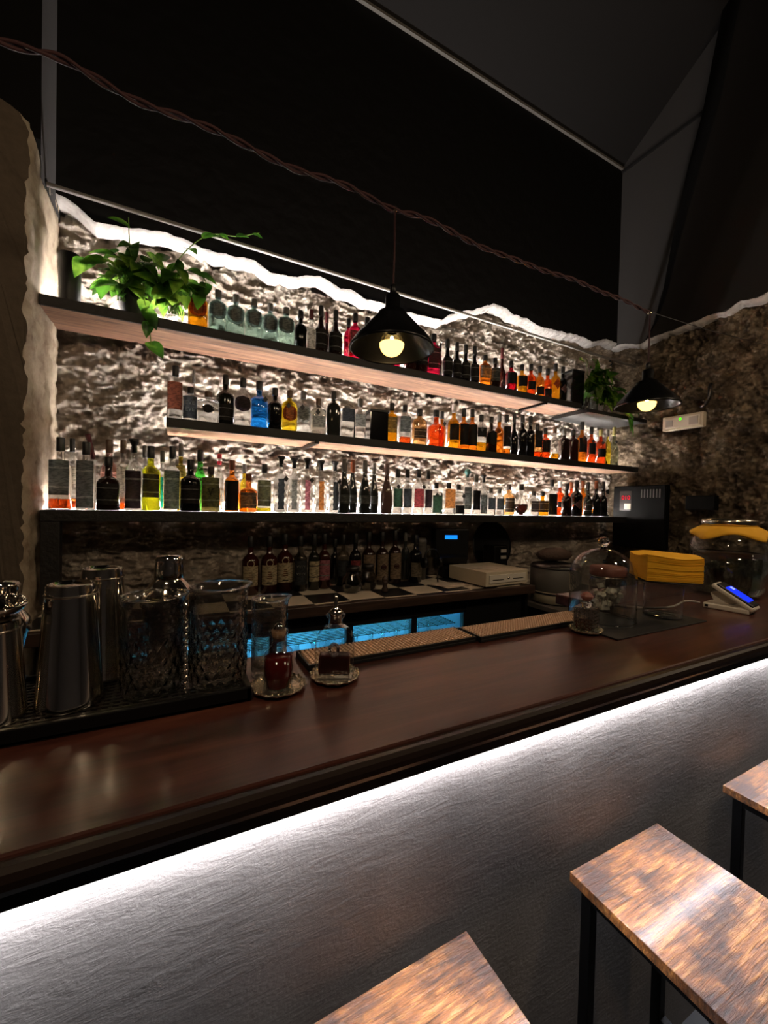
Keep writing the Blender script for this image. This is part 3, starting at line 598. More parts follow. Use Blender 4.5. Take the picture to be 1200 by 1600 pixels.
 ('bottom shelf', 1.371, 2.21, 0.287, 0.075, 'round', 'clear', 'black', ('rect', 0.15, 0.56, 'redl'), None, 1, 'clear bottle with dusty red label'),
 ('bottom shelf', 1.443, 2.207, 0.283, 0.054, 'round', 'clear', 'black', ('rect', 0.15, 0.56, 'plum'), None, 0, 'clear bottle with plum label beside the dusty red one'),
 ('bottom shelf', 1.512, 2.213, 0.207, 0.077, 'square', 'clear', 'black', ('rect', 0.05, 0.6, 'greenl'), None, 1, 'short clear square bottle with dark green label'),
 ('bottom shelf', 1.611, 2.21, 0.211, 0.081, 'square', 'clear', 'black', ('rect', 0.2, 0.8, 'orangel'), None, 0, 'short clear square bottle with bright orange label'),
 ('bottom shelf', 1.693, 2.21, 0.206, 0.075, 'square', 'clear', 'black', ('rect', 0.03, 0.3, 'black'), None, 1, 'short clear square bottle with dark bottom and diamond tag'),
 ('bottom shelf', 1.766, 2.21, 0.313, 0.061, 'round', 'clear', 'teal', ('rect', 0.12, 0.6, 'slate'), None, 0, 'clear bottle with slate label and teal glass ball stopper'),
 ('bottom shelf', 1.843, 2.21, 0.28, 0.062, 'round', 'clear', 'grey', ('rect', 0.12, 0.6, 'black'), None, 0, 'clear bottle with narrow black label beside the teal stopper'),
 ('bottom shelf', 1.909, 2.21, 0.279, 0.058, 'round', 'clear', 'black', ('rect', 0.03, 0.5, 'slate'), None, 0, 'slim clear bottle with grey label and flared black stopper'),
 ('bottom shelf', 1.977, 2.21, 0.192, 0.064, 'square', 'clear', 'grey', ('rect', 0.2, 0.62, 'ink'), None, 0, 'first of two small square bottles with dark labels'),
 ('bottom shelf', 2.058, 2.21, 0.19, 0.064, 'square', 'clear', 'grey', ('rect', 0.2, 0.62, 'ink'), None, 0, 'second of two small square bottles with dark labels'),
 ('bottom shelf', 2.18, 2.242, 0.229, 0.086, 'round', 'amberpale', 'brown', ('rect', 0.1, 0.55, 'dark'), None, 0, 'pale amber bottle left of the globe decanter'),
 ('bottom shelf', 2.22, 2.158, 0.228, 0.095, 'globe', 'clear', 'black', None, (0.5, 'cola'), 0, 'globe decanter half full of dark liquor'),
 ('bottom shelf', 2.401, 2.21, 0.184, 0.073, 'square', 'clear', 'black', ('rect', 0.15, 0.6, 'dark'), None, 0, 'small clear bottle with dark label right of the globe decanter'),
 ('bottom shelf', 2.497, 2.21, 0.183, 0.09, 'squat', 'amberY', 'black', ('rect', 0.15, 0.62, 'dark'), None, 0, 'squat yellow bottle with dark label, bottom shelf'),
 ('bottom shelf', 2.598, 2.21, 0.282, 0.081, 'round', 'clear', 'black', ('rect', 0.03, 0.6, 'black'), None, 0, 'clear topped bottle with full black label'),
 ('bottom shelf', 2.722, 2.237, 0.279, 0.065, 'round', 'orange', 'clear', ('rect', 0.25, 0.4, 'black'), None, 0, 'bright orange bottle with thin black band, bottom shelf'),
 ('bottom shelf', 2.709, 2.163, 0.255, 0.076, 'squat', 'brown', 'black', None, None, 0, 'dark brown rounded bottle right of the bright orange one'),
 ('bottom shelf', 2.897, 2.27, 0.278, 0.057, 'round', 'orange', 'rust', None, None, 0, 'orange bottle with rust cap standing behind'),
 ('bottom shelf', 2.858, 2.19, 0.288, 0.089, 'round', 'black', 'black', ('diamond', 0.2, 0.45, 'mauve'), None, 0, 'black bottle with a diamond label on the bottom shelf'),
 ('bottom shelf', 3.043, 2.273, 0.296, 0.058, 'round', 'amber', 'rust', None, None, 0, 'amber bottle behind two dark ones near the right end'),
 ('bottom shelf', 3.019, 2.207, 0.281, 0.068, 'wine', 'olivedark', 'black', ('rect', 0.1, 0.4, 'dark'), None, 0, 'dark green wine bottle near the right end of the bottom shelf'),
 ('bottom shelf', 3.129, 2.21, 0.297, 0.075, 'wine', 'black', 'rust', None, None, 0, 'black wine bottle with rust neck near the right end'),
 ('bottom shelf', 3.221, 2.21, 0.296, 0.07, 'wine', 'black', 'black', None, None, 0, 'black wine bottle, last on the bottom shelf'),
 ('back counter', 0.333, 2.17, 0.303, 0.085, 'round', 'redbrown', 'black', ('arch', 0.16, 0.5, 'cream'), None, 0, 'first of three dark vermouth bottles with cream label and ring emblem'),
 ('back counter', 0.429, 2.17, 0.302, 0.087, 'round', 'redbrown', 'black', ('arch', 0.16, 0.5, 'cream'), None, 0, 'second of three dark vermouth bottles with cream label and ring emblem'),
 ('back counter', 0.519, 2.203, 0.312, 0.09, 'round', 'redbrown', 'black', ('arch', 0.16, 0.5, 'cream'), None, 0, 'third of three dark vermouth bottles with cream label and ring emblem'),
 ('back counter', 0.595, 2.167, 0.303, 0.075, 'round', 'smoke', 'black', ('rect', 0.12, 0.56, 'ink'), None, 0, 'smoky bottle with silver zigzag lettering on the back counter'),
 ('back counter', 0.674, 2.17, 0.309, 0.065, 'round', 'olivedark', 'black', ('rect', 0.16, 0.52, 'cream'), None, 0, 'dark green bottle with pale green edged label on the back counter'),
 ('back counter', 0.74, 2.19, 0.311, 0.07, 'round', 'redbrown', 'black', ('rect', 0.16, 0.52, 'pinkl'), None, 0, 'dark bottle with pale pink label beside the green edged one'),
 ('back counter', 0.87, 2.226, 0.299, 0.081, 'round', 'smoke', 'black', ('rect', 0.2, 0.5, 'ink'), None, 0, 'grey bottle behind the round glass jars on the back counter'),
 ('back counter', 0.925, 2.173, 0.31, 0.069, 'round', 'black', 'black', ('rect', 0.3, 0.5, 'redw'), None, 0, 'black bottle with small red and white label'),
 ('back counter', 1.01, 2.17, 0.32, 0.082, 'round', 'brown', 'black', ('face', 0.1, 0.58, 'beige'), None, 0, 'first of three bottles with beige labels and dark red roundel'),
 ('back counter', 1.1, 2.17, 0.32, 0.079, 'round', 'brown', 'black', ('face', 0.1, 0.58, 'beige'), None, 0, 'second of three bottles with beige labels and dark red roundel'),
 ('back counter', 1.188, 2.17, 0.327, 0.08, 'round', 'brown', 'black', ('face', 0.1, 0.58, 'beige'), None, 0, 'third of three bottles with beige labels and dark red roundel'),
 ('back counter', 1.32, 2.27, 0.307, 0.054, 'round', 'greydark', 'grey', None, None, 0, 'grey bottle in the back row of the back counter'),
 ('back counter', 1.337, 2.17, 0.297, 0.082, 'round', 'black', 'black', ('rect', 0.12, 0.42, 'stripe'), None, 0, 'black bottle with two pale bands near the cash drawer'),
 ('back counter', 0.842, 2.291, 0.271, 0.057, 'round', 'black', 'black', None, None, 0, 'black bottle in the back row behind the pink labelled one'),
]
# ------------------------------------------------------------------ bottles
def prof_for(style):
    """(height fraction, radius fraction) of the body outline, neck top at 1.0"""
    return {
     'round': [(0,.9),(.012,1),(.6,1),(.66,.95),(.71,.78),(.75,.5),(.785,.34),(.95,.30),(1,.31)],
     'flask': [(0,.92),(.012,1),(.66,1),(.73,.93),(.78,.74),(.815,.45),(.84,.31),(.97,.28),(1,.31)],
     'wine': [(0,.9),(.012,1),(.48,1),(.55,.95),(.63,.72),(.70,.48),(.77,.36),(1,.31)],
     'champ': [(0,.92),(.012,1),(.40,1),(.50,.95),(.6,.8),(.70,.6),(.79,.43),(.86,.36),(1,.31)],
     'cone': [(0,.9),(.012,1),(.42,1),(.52,.95),(.62,.78),(.74,.5),(.84,.32),(1,.26)],
     'square': [(0,.95),(.015,1),(.70,1),(.75,.95),(.79,.7),(.81,.4),(.84,.33),(1,.33)],
     'squat': [(0,.92),(.012,1),(.5,1),(.57,.96),(.63,.82),(.67,.55),(.7,.34),(.9,.29),(1,.3)],
     'pear': [(0,.55),(.02,.62),(.25,.72),(.42,.98),(.52,1),(.6,.93),(.7,.62),(.8,.4),(.9,.33),(1,.33)],
     'globe': [(0,.5),(.02,.55),(.06,.35),(.10,.6),(.2,.92),(.32,1),(.45,.95),(.56,.72),(.63,.45),(.69,.3),(.95,.26),(1,.3)],
    }[style]
DEPTH = {'flask': (.62, 3.2), 'square': (.8, 6), 'box': (.8, 12)}
CAPF = {'round': .14, 'flask': .12, 'wine': .2, 'champ': .22, 'cone': .14, 'square': .13, 'squat': .12, 'pear': .14, 'globe': .14}
def label_patch(kind, w, sy, ex, z0, z1, eps=.0012):
    """a patch that hugs the front of the body"""
    vs = []; fs = []; NX, NZ = 12, 10; r = w/2
    half = {'rect': .86, 'oval': .88, 'diamond': .8, 'blot': .5, 'rope': .42, 'arch': .74, 'face': .8}[kind]
    for j in range(NZ+1):
        v = j/NZ*2-1
        hw = half
        if kind == 'oval': hw = half*max(.02, (1-abs(v)**2.6)**(1/2.6))
        elif kind == 'diamond': hw = half*max(.02, 1-abs(v))
        elif kind == 'blot': hw = half*max(.05, (1-abs(v)**2)**.5)*(1+.25*math.sin(j*2.1))
        elif kind == 'rope': hw = half*(1 + .12*(-1)**j)
        for i in range(NX+1):
            xn = (i/NX*2-1)*hw; y = -sy*max(0, 1-abs(xn)**ex)**(1/ex)
            vs.append((xn*r*1.01, y*r - eps, z0+(z1-z0)*j/NZ))
    for j in range(NZ):
        for i in range(NX): a = j*(NX+1)+i; fs.append((a, a+1, a+NX+2, a+NX+1))
    return vs, fs
def ring(mb, c, r, t, n=24):
    vs = []; fs = []
    for i in range(n):
        a = 2*math.pi*i/n
        for q in (r-t, r): vs.append((c[0]+q*math.cos(a), c[1]+.25*abs(math.cos(a))**2*q*.6, c[2]+q*math.sin(a)))
    for i in range(n): a = 2*i; b_ = 2*((i+1) % n); fs.append((a, a+1, b_+1, b_))
    mb.add(vs, fs, True)
def text_part(name, txt, size, mat, parent, loc, rot=(R(90), 0, 0)):
    cu = bpy.data.curves.new(name, 'FONT'); cu.body = txt; cu.size = size; cu.extrude = .0003; cu.align_x = 'CENTER'; cu.align_y = 'CENTER'
    cu.materials.append(mat); tmp = bpy.data.objects.new('tmp', cu); me = bpy.data.meshes.new_from_object(tmp); bpy.data.objects.remove(tmp)
    if not me.materials: me.materials.append(mat)
    o = bpy.data.objects.new(name, me); C.objects.link(o); o.parent = parent; o.location = loc; o.rotation_euler = rot
    return o
def make_bottle(sh, x, y, h, w, style, g, cap, lab, liq, tg, desc):
    z = {'top shelf': 2.2375, 'middle shelf': 1.7875, 'bottom shelf': 1.3505, 'back counter': .9215}[sh]
    grp = {'top shelf': 'things standing on the top shelf', 'middle shelf': 'things standing on the middle shelf',
           'bottom shelf': 'things standing on the lowest shelf', 'back counter': 'bottles lined up on the back counter'}[sh]
    rz = -.35*max(0, min(1, (x+.2)/3.6)) - .05
    if style == 'box':
        t = thing('gift_box', desc, 'box', (x, y, z), -.1, grp)
        box_obj('carton', GL['black'], (0, 0, h*.46), (w*.98, w*.75, h*.92), t, .003)
        box_obj('lid', M['black_plastic'], (0, 0, h*.96), (w, w*.78, h*.08), t, .003)
        return t
    t = thing('liquor_bottle', desc, 'bottle', (x, y, z), rz, grp)
    sy, ex = DEPTH.get(style, (1, 2)); p = prof_for(style); cf = CAPF[style]; hb = h*(1-cf*.72); r = w/2
    # necks stay at a believable radius whatever the body width
    nr = min(.0135, r*.42)/r
    def rad(f_, q):
        return r*q if f_ < .6 or q > .6 else r*(q if q > nr*1.25 else max(min(q, nr*1.12), nr*.96))
    body = [(rad(a, q), a*hb) for a, q in p]
    mb = MB(); nseg = 28
    vs = []
    # blend the cross-section from squarish body to a round neck
    c = 0; prof = body; verts = []; faces = []
    for (rr, zz) in prof:
        rnd = max(0, min(1, (rr/r-.35)/.5)); e_ = 2 + (ex-2)*rnd; s_ = 1 + (sy-1)*rnd
        for i in range(nseg):
            a = 2*math.pi*i/nseg; ca, sa = math.cos(a), math.sin(a)
            q = (abs(ca)**e_ + abs(sa)**e_)**(-1/e_); verts.append((rr*q*ca, rr*q*sa*s_, zz))
    k = len(prof)
    for j in range(k-1):
        for i in range(nseg): i2 = (i+1) % nseg; faces.append((j*nseg+i, j*nseg+i2, (j+1)*nseg+i2, (j+1)*nseg+i))
    faces.append(tuple(reversed(range(nseg)))); faces.append(tuple(range((k-1)*nseg, k*nseg)))
    mb.add(verts, faces, True)
    o = mb.build('bottle_body', GL[g], t)
    # liquor left in a clear bottle
    if liq:
        fr, lc = liq; zt = fr*hb*.8; pl = [(max(.002, q-.0016), a) for q, a in body if a < zt]
        last = pl[-1][0]; pl = [(pl[0][0], .004)] + pl[1:] + [(last, zt)]
        MB().lathe(pl, 24, (0,0,0), 1, sy, ex).build('liquor', LQ[lc], t)
    nk = body[-1][0]
    ch = h - hb*(1-.10)
    if style in ('wine', 'champ'):
        MB().lathe([(nk*1.05, 0), (nk*1.12, ch*.1), (nk*1.06, ch*.85), (nk*1.0, ch*.97), (nk*.7, ch)], 20).build('foil', cap_mat(cap), t, (0, 0, hb*.905))
    elif desc.find('flared') >= 0 or lab and lab[0] == 'rope':
        MB().lathe([(nk*.8, 0), (nk*.85, ch*.55), (nk*1.5, ch*.8), (nk*1.6, ch)], 20).build('cap', cap_mat(cap), t, (0, 0, hb*.91))
    elif 'ball' in desc:
        MB().lathe([(nk*.8, 0), (nk*.9, ch*.3), (nk*1.6, ch*.5), (nk*1.7, ch*.7), (nk*1.2, ch*.92), (nk*.3, ch)], 20).build('cap', cap_mat(cap), t, (0, 0, hb*.91))
    else:
        MB().lathe([(nk*1.1, 0), (nk*1.16, ch*.06), (nk*1.16, ch*.94), (nk*1.05, ch)], 20).build('cap', cap_mat(cap), t, (0, 0, hb*.9))
    if cap == 'red': MB().lathe([(nk*1.2, 0), (nk*1.2, ch*.2)], 20).build('cap_stripe', cap_mat('white'), t, (0, 0, hb*.9+ch*.35))
    if lab:
        kd, z0, z1, col = lab
        vs_, fs_ = label_patch('rect' if kd in ('arch', 'face') else kd, w, sy, ex, z0*h, z1*h)
        lo = MB().add(vs_, fs_, True).build('label_print', lab_mat(col), t)
        m2 = MB()
        if kd == 'arch':
            ring(m2, (0, -r*sy-.002, z1*h+.012), .019, .004); m2.build('label_emblem', lab_mat('cream'), t)
            m3 = MB(); m3.box((0, -r*sy-.002, z0*h+(z1-z0)*h*.12), (w*.35, .001, .006)); m3.build('label_bar', lab_mat('black'), t)
            m4 = MB()
            for q in range(4): m4.box((0, -r*sy-.002, z0*h+(z1-z0)*h*(.36+.1*q)), (w*(.30-.04*q), .001, .0035))
            m4.build('label_lines', lab_mat('rust'), t)
        elif kd == 'face':
            MB().lathe([(.017, 0), (.017, .001)], 20).build('label_roundel', lab_mat('maroon'), t, (0, -r*sy-.001, z0*h+(z1-z0)*h*.5)).rotation_euler = (R(90), 0, 0)
            ring(m2, (0, -r*sy-.003, z0*h+(z1-z0)*h*.5), .012, .003); m2.build('label_emblem', lab_mat('beige'), t)
        elif kd == 'oval':
            vs2, fs2 = label_patch('oval', w*.78, sy*1.28, ex, (z0+.05)*h, (z1-.05)*h, .002)
            MB().add([(a, b_-.0002, c_) for a, b_, c_ in vs2], fs2, True).build('label_panel', lab_mat({'slate': 'greyl', 'rust': 'orangel'}.get(col, col)), t)
        elif kd == 'rect' and w > .06 and col in ('slate', 'dark', 'paper', 'cream', 'olive', 'plum', 'pinkl'):
            for q in (.2, .75):
                vs2, fs2 = label_patch('rect', w*1.0, sy, ex, (z0+(z1-z0)*q)*h, (z0+(z1-z0)*(q+.05))*h, .0022)
                MB().add(vs2, fs2, True).build('label_band', lab_mat('greyl' if col != 'cream' else 'black'), t)
        if 'EVE' in desc:
            for q, zz in ((0, .52), (1, .34)): text_part('lettering', 'EVE', .026, lab_mat('greyl'), t, (0, -r-.0035, zz*h))
        if 'zigzag' in desc:
            for q, zz in ((0, .45), (1, .32)): text_part('lettering', 'VVVV', .02, lab_mat('greyl'), t, (0, -r-.0035, zz*h))
        if 'stag' in desc:
            m5 = MB(); cz = (z0+z1)/2*h
            for sx in (-1, 1):
                m5.tube([(0, -r-.003, cz-.015), (sx*.006, -r-.003, cz+.008), (sx*.016, -r*.93-.003, cz+.02)], .0015, 6)
                m5.tube([(sx*.008, -r-.003, cz+.01), (sx*.007, -r-.003, cz+.024)], .0012, 6)
                m5.tube([(sx*.004, -r-.003, cz-.0), (sx*.014, -r*.95-.003, cz+.004)], .0012, 6)
            m5.build('label_emblem', lab_mat('black'), t)
        if 'red and white' in desc:
            vs2, fs2 = label_patch('rect', w, sy, ex, (z0+.1)*h, z1*h, .002); MB().add(vs2, fs2, True).build('label_panel', lab_mat('redl'), t)
    if tg:
        m6 = MB(); zc = h*.60; s_ = .0135
        yy = -r*sy-.006; xo = (.3 if (int(x*1000) % 2) else -.1)*w
        m6.add([(xo-s_, yy, zc), (xo, yy-.001, zc-s_*1.25), (xo+s_, yy, zc), (xo, yy+.001, zc+s_*1.25),
                (xo-s_, yy-.0012, zc), (xo, yy-.0022, zc-s_*1.25), (xo+s_, yy-.0012, zc), (xo, yy-.0002, zc+s_*1.25)],
               [(0,1,2,3), (4,5,6,7), (0,1,5,4), (1,2,6,5), (2,3,7,6), (3,0,4,7)], False)
        tgo = m6.build('price_tag', cap_mat('black'), t)
        MB().tube([(xo, yy, zc+s_), (xo*.4, -nk*1.4, h*.80), (0, -nk*1.3, h*.84)], .0006, 5).build('tag_string', cap_mat('black'), tgo)
    if 'wire bail' in desc:
        MB().tube([(-w*.45, 0, h*.8), (-w*.2, 0, h*1.0), (w*.1, 0, h*1.08), (w*.5, 0, h*.98), (w*.55, 0, h*.8)], .0012, 6).build('wire_bail', M['black_metal'], t)
    return t
for row in BOTTLES: make_bottle(*row)
# small pourer with a slanted dark red spout behind the wide wrapped bottle
t = thing('pourer_bottle', 'slim bottle with slanted dark red pouring spout, behind the wide wrapped bottle', 'bottle', (-.36, 2.275, 1.3505), 0, 'things standing on the lowest shelf')
MB().lathe([(.024, 0), (.026, .004), (.026, .15), (.02, .18), (.011, .2), (.010, .235)], 20).build('bottle_body', GL['clear'], t)
MB().tube([(0, 0, .23), (-.004, 0, .28), (-.022, 0, .345)], [.010, .008, .012], 12).build('spout', cap_mat('maroon'), t)

# ------------------------------------------------------------------ plants
rnd = random.Random(4)
def leaf(mb, base, d, up, L, W, bend=.3):
    d = Vector(d).normalized(); side = d.cross(Vector(up)); side = side.normalized() if side.length > 1e-3 else Vector((1,0,0)); n_ = side.cross(d)
    base = Vector(base); vs = []; fs = []; prof = [(0, .0), (.02, .3), (.1, .46), (.28, .5), (.5, .42), (.72, .26), (.9, .1), (1, .0)]
    for t_, w_ in prof:
        c = base + d*L*t_ - n_*L*bend*t_*t_
        for sx in (-1, -.5, 0, .5, 1):
            lobe = -d*L*.10*(abs(sx)**2)*max(0, 1-t_*6)
            vs.append(c + side*sx*W*w_ + n_*W*.22*abs(sx)*w_ + lobe)
    for j in range(len(prof)-1):
        for i in range(4): a = j*5+i; fs.append((a, a+1, a+6, a+5))
    mb.add(vs, fs, True)
def bez(pts, k=10):
    out = []; P_ = [Vector(p) for p in pts]; P_ = [P_[0]*2-P_[1]] + P_ + [P_[-1]*2-P_[-2]]
    for i in range(1, len(P_)-2):
        for j in range(k):
            t_ = j/k; a, b_, c_, d_ = P_[i-1:i+3]
            out.append(.5*((2*b_) + (c_-a)*t_ + (2*a-5*b_+4*c_-d_)*t_*t_ + (3*b_-a-3*c_+d_)*t_**3))
    out.append(P_[-2]); return out
def plant(name, label, loc, vines, blob, size, pot_fn):
    t = thing(name, label, 'plant', loc); L0 = Vector(loc)
    mb = MB(); ms = MB()
    pot_fn(t)
    for c, rad, k in blob:
        for _ in range(k):
            a = rnd.uniform(0, 2*math.pi); el = rnd.uniform(-.6, 1.2); rr = rnd.uniform(.35, 1)
            p = Vector((c[0]+rad[0]*rr*math.cos(a)*math.cos(el), c[1]+rad[1]*rr*math.sin(a)*math.cos(el), c[2]+rad[2]*rr*math.sin(el)))
            d = Vector((p.x-c[0]+rnd.uniform(-.06, .06), (p.y-c[1])-.03+rnd.uniform(-.05,.03), rnd.uniform(-.14, .03)))
            root = Vector((c[0]+rnd.uniform(-.3,.3)*rad[0], c[1], c[2]-rad[2]*.8))
            mid = (root+p)/2+Vector((0, 0, .03)); q = bez([root, mid, p], 5); ms.tube([v-L0 for v in q], .0016, 5)
            s_ = size*rnd.uniform(.7, 1.2); leaf(mb, p-L0, d, (rnd.uniform(-.4,.4), -.6, rnd.uniform(.3, 1)), s_, s_*.74, rnd.uniform(.1, .5))
    for pts, k, s1 in vines:
        q = bez(pts, 12); ms.tube([v-L0 for v in q], .0022, 6)
        for j in range(k):
            i = int((j+.6)/k*(len(q)-1)); dn = (q[min(i+1, len(q)-1)]-q[i-1]).normalized(); sd = (-1)**j
            d = dn + Vector((.5*sd*rnd.uniform(.4,1), -.4, .7*sd*rnd.uniform(.2,1)-.3)); s_ = s1*rnd.uniform(.8, 1.15)
            leaf(mb, q[i]-L0, d, (0, -.8, .6), s_, s_*.72, rnd.uniform(.1, .4))
    mb.build('leaves', M['leaf'], t); ms.build('stems', M['stem'], t)
    return t
def dark_pot(t): MB().lathe([(.05, 0), (.056, .01), (.072, .11), (.076, .115), (.07, .12), (.06, .1)], 28).build('pot', M['pot'], t)
plant('pothos_plant', 'large trailing pothos in a dark pot on the left end of the top shelf', (-.20, 2.235, 2.237),
      [([(-.18, 2.2, 2.36), (-.15, 2.10, 2.28), (-.135, 2.10, 2.2), (-.12, 2.10, 2.07)], 5, .085),
       ([(-.1, 2.2, 2.42), (.02, 2.16, 2.60), (.12, 2.16, 2.70), (.24, 2.16, 2.73), (.345, 2.15, 2.775)], 6, .07),
       ([(-.1, 2.2, 2.4), (.03, 2.15, 2.5), (.1, 2.14, 2.45), (.06, 2.13, 2.36)], 5, .09),
       ([(-.2, 2.2, 2.4), (-.215, 2.15, 2.55), (-.22, 2.15, 2.66)], 2, .09),
       ([(-.2, 2.2, 2.38), (-.32, 2.15, 2.44), (-.38, 2.13, 2.40)], 3, .1)],
      [((-.2, 2.20, 2.45), (.15, .09, .12), 46), ((-.03, 2.18, 2.39), (.10, .07, .13), 34), ((-.24, 2.18, 2.36), (.08, .06, .08), 14)], .085, dark_pot)
def glass_pot(t):
    MB().lathe([(.07, 0), (.075, .008), (.08, .10), (.078, .10), (.072, .012)], 28).build('glass_jar', M['ware'], t)
    m = MB(); r2 = random.Random(8)
    for _ in range(14):
        a = r2.uniform(0, 6.3); b_ = r2.uniform(.01, .05); m.tube([(b_*math.cos(a), b_*math.sin(a), .01), (b_*.5*math.cos(a+1), b_*.5*math.sin(a+1), .06), (b_*.6*math.cos(a+2), b_*.6*math.sin(a+2), .12)], .003, 6)
    m.build('roots', M['basket'], t)
plant('pothos_cutting', 'pothos in a glass jar on the short shelf near the right corner', (2.93, 2.17, 2.187),
      [([(2.93, 2.17, 2.3), (3.1, 2.08, 2.26), (3.22, 2.02, 2.18), (3.27, 2.02, 2.05)], 7, .09),
       ([(2.93, 2.17, 2.3), (3.15, 2.12, 2.40), (3.35, 2.1, 2.38), (3.42, 2.08, 2.22)], 7, .09),
       ([(2.93, 2.17, 2.3), (2.85, 2.12, 2.5), (2.74, 2.10, 2.58)], 4, .08),
       ([(2.93, 2.17, 2.3), (2.95, 2.12, 2.48), (2.9, 2.10, 2.60)], 4, .08)],
      [((3.0, 2.12, 2.42), (.10, .08, .14), 50), ((3.17, 2.12, 2.34), (.14, .07, .12), 36)], .085, glass_pot)
t = thing('planter', 'tall black cylindrical pot against the left stone pier on the top shelf', 'pot', (-.437, 2.2, 2.237))
MB().lathe([(.036, 0), (.038, .003), (.041, .215), (.038, .217), (.036, .2), (.034, .02)], 28).build('pot_body', M['pot'], t)
MB().lathe([(.046, 0), (.05, .006), (.048, .008), (.042, .002)], 28).build('saucer', M['lid_dark'], t)

# ------------------------------------------------------------------ twisted cord and pendant lamps
cord_pts = [(-.75, 2.43), (-.38, 2.447), (-.27, 2.46), (-.13, 2.441), (.017, 2.443), (.281, 2.43), (.46, 2.436), (.642, 2.428), (.75, 2.437), (.877, 2.429), (1.05, 2.42), (1.196, 2.417), (1.4, 2.428), (1.583, 2.432), (1.78, 2.436), (1.924, 2.431), (2.136, 2.428)]
m = MB()
path = bez([(x, 1.25, z) for x, z in cord_pts], 14)
for ph in (0, math.pi):
    q = []
    for i, p in enumerate(path):
        a = p.x*38 + ph; q.append(p + Vector((0, .0055*math.cos(a), .0055*math.sin(a) + .004*math.sin(p.x*17))))
    m.tube(q, .0048, 6)
tag(m.build('twisted_cord', M['red_cord']), 'dark red twisted fabric cord strung across the room carrying both pendants', 'cord')
tag(MB().tube(bez([(2.136, 1.25, 2.43), (2.8, 1.26, 2.475), (3.545, 1.285, 2.553)], 8), .0018, 6).build('guy_wire', M['wire']), 'thin dark wire running from the far pendant to the right stone wall', 'wire')
def pendant(x, y, z, label, tilt=0):
    t = thing('pendant_lamp', label, 'lamp', (x, y, z), 0, 'black cone pendants over the bar'); t.rotation_euler = (tilt, 0, 0)
    pr = [(.146, -.015), (.149, -.012), (.147, -.006), (.128, .022), (.095, .058), (.068, .088), (.052, .103), (.050, .112), (.030, .122), (.026, .128), (.026, .17), (.021, .176), (.011, .18)]
    inner = [(max(.004, r_-.003), z_-.002) for r_, z_ in reversed(pr[1:9])]
    MB().lathe(pr + [(.01, .176)] + inner + [(.143, -.014)], 48, close=False).build('shade', M['shade'], t)
    so = MB().lathe([(.017, 0), (.019, .005), (.019, .07), (.012, .08)], 20).build('lamp_socket', M['black_plastic'], t, (0, 0, .045))
    MB().lathe([(.024, 0), (.026, .004), (.026, .01), (.02, .014)], 24).build('socket_ring', M['black_metal'], so, (0, 0, .0))
    b_ = []
    for i in range(13): a = -math.pi/2 + math.pi*i/12; b_.append((max(.0005, .043*math.cos(a)), .043*math.sin(a)))
    MB().lathe(b_[:7], 28, (0, 0, 0)).build('glowing_bulb', M['bulb'], t, (0, 0, .006))
    MB().lathe(b_[6:], 28, (0, 0, 0), close=False).build('bulb_glass', M['ware'], t, (0, 0, .006))
    MB().lathe([(.004, .0), (.007, .008), (.004, .02)], 12).build('filament', M['bulb_hot'], t, (0, 0, .012))
    MB().tube([(0, 0, .175), (.002, 0, .3), (0, 0, .47)], .0038, 8).build('lamp_cord', M['red_cord'], t)
    MB().lathe([(.011, 0), (.011, .03), (.005, .036)], 14).build('strain_relief', M['black_plastic'], t, (0, 0, .176))
    MB().lathe([(.007, -.008), (.009, 0), (.007, .008)], 12).build('cord_clip', M['steel2'], t, (0, 0, .47))
    point_light('pendant_light', (x, y, z-.045), .8, (1, .66, .3), .03)
pendant(.652, 1.25, 1.957, 'black cone pendant with glowing bulb in front of the top shelf')
pendant(2.150, 1.25, 1.957, 'black cone pendant hanging near the right stone wall')
# ------------------------------------------------------------------ bar counter
bar = thing('bar_counter', 'long bar with dark mahogany top, black edge and troweled grey plaster front', 'bar counter', (1.0, .6, 0))
def bl(c): return (c[0]-1.0, c[1]-.6, c[2])
BX0, BX1 = -1.4, 3.3; L = BX1-BX0; cx = (BX0+BX1)/2
box_obj('bar_top', M['bar_top'], bl((cx, .600, 1.0925)), (L, .36, .035), bar, .004)
box_obj('bar_top_return', M['bar_top'], bl((2.23, .87, 1.0925)), (2.14, .18, .035), bar, .004)
box_obj('edge_lip', M['bar_lip'], bl((cx, .412, 1.098)), (L, .022, .022), bar, .008, )
box_obj('fascia_board', M['bar_black'], bl((cx, .43, 1.081)), (L, .02, .026), bar, .002)
box_obj('soffit_board', M['bar_black'], bl((cx, .505, 1.069)), (L, .17, .010), bar, .001)
box_obj('front_panel', M['plaster'], bl((cx, .590, .53)), (L, .03, 1.06), bar)
box_obj('led_channel', M['bar_black'], bl((cx, .563, .9665)), (L, .022, .006), bar)
box_obj('front_led_strip', M['led_bar'], bl((cx, .566, .9605)), (L, .010, .005), bar)
box_obj('service_panel', M['bar_black'], bl((cx, .765, .54)), (L, .02, 1.06), bar)
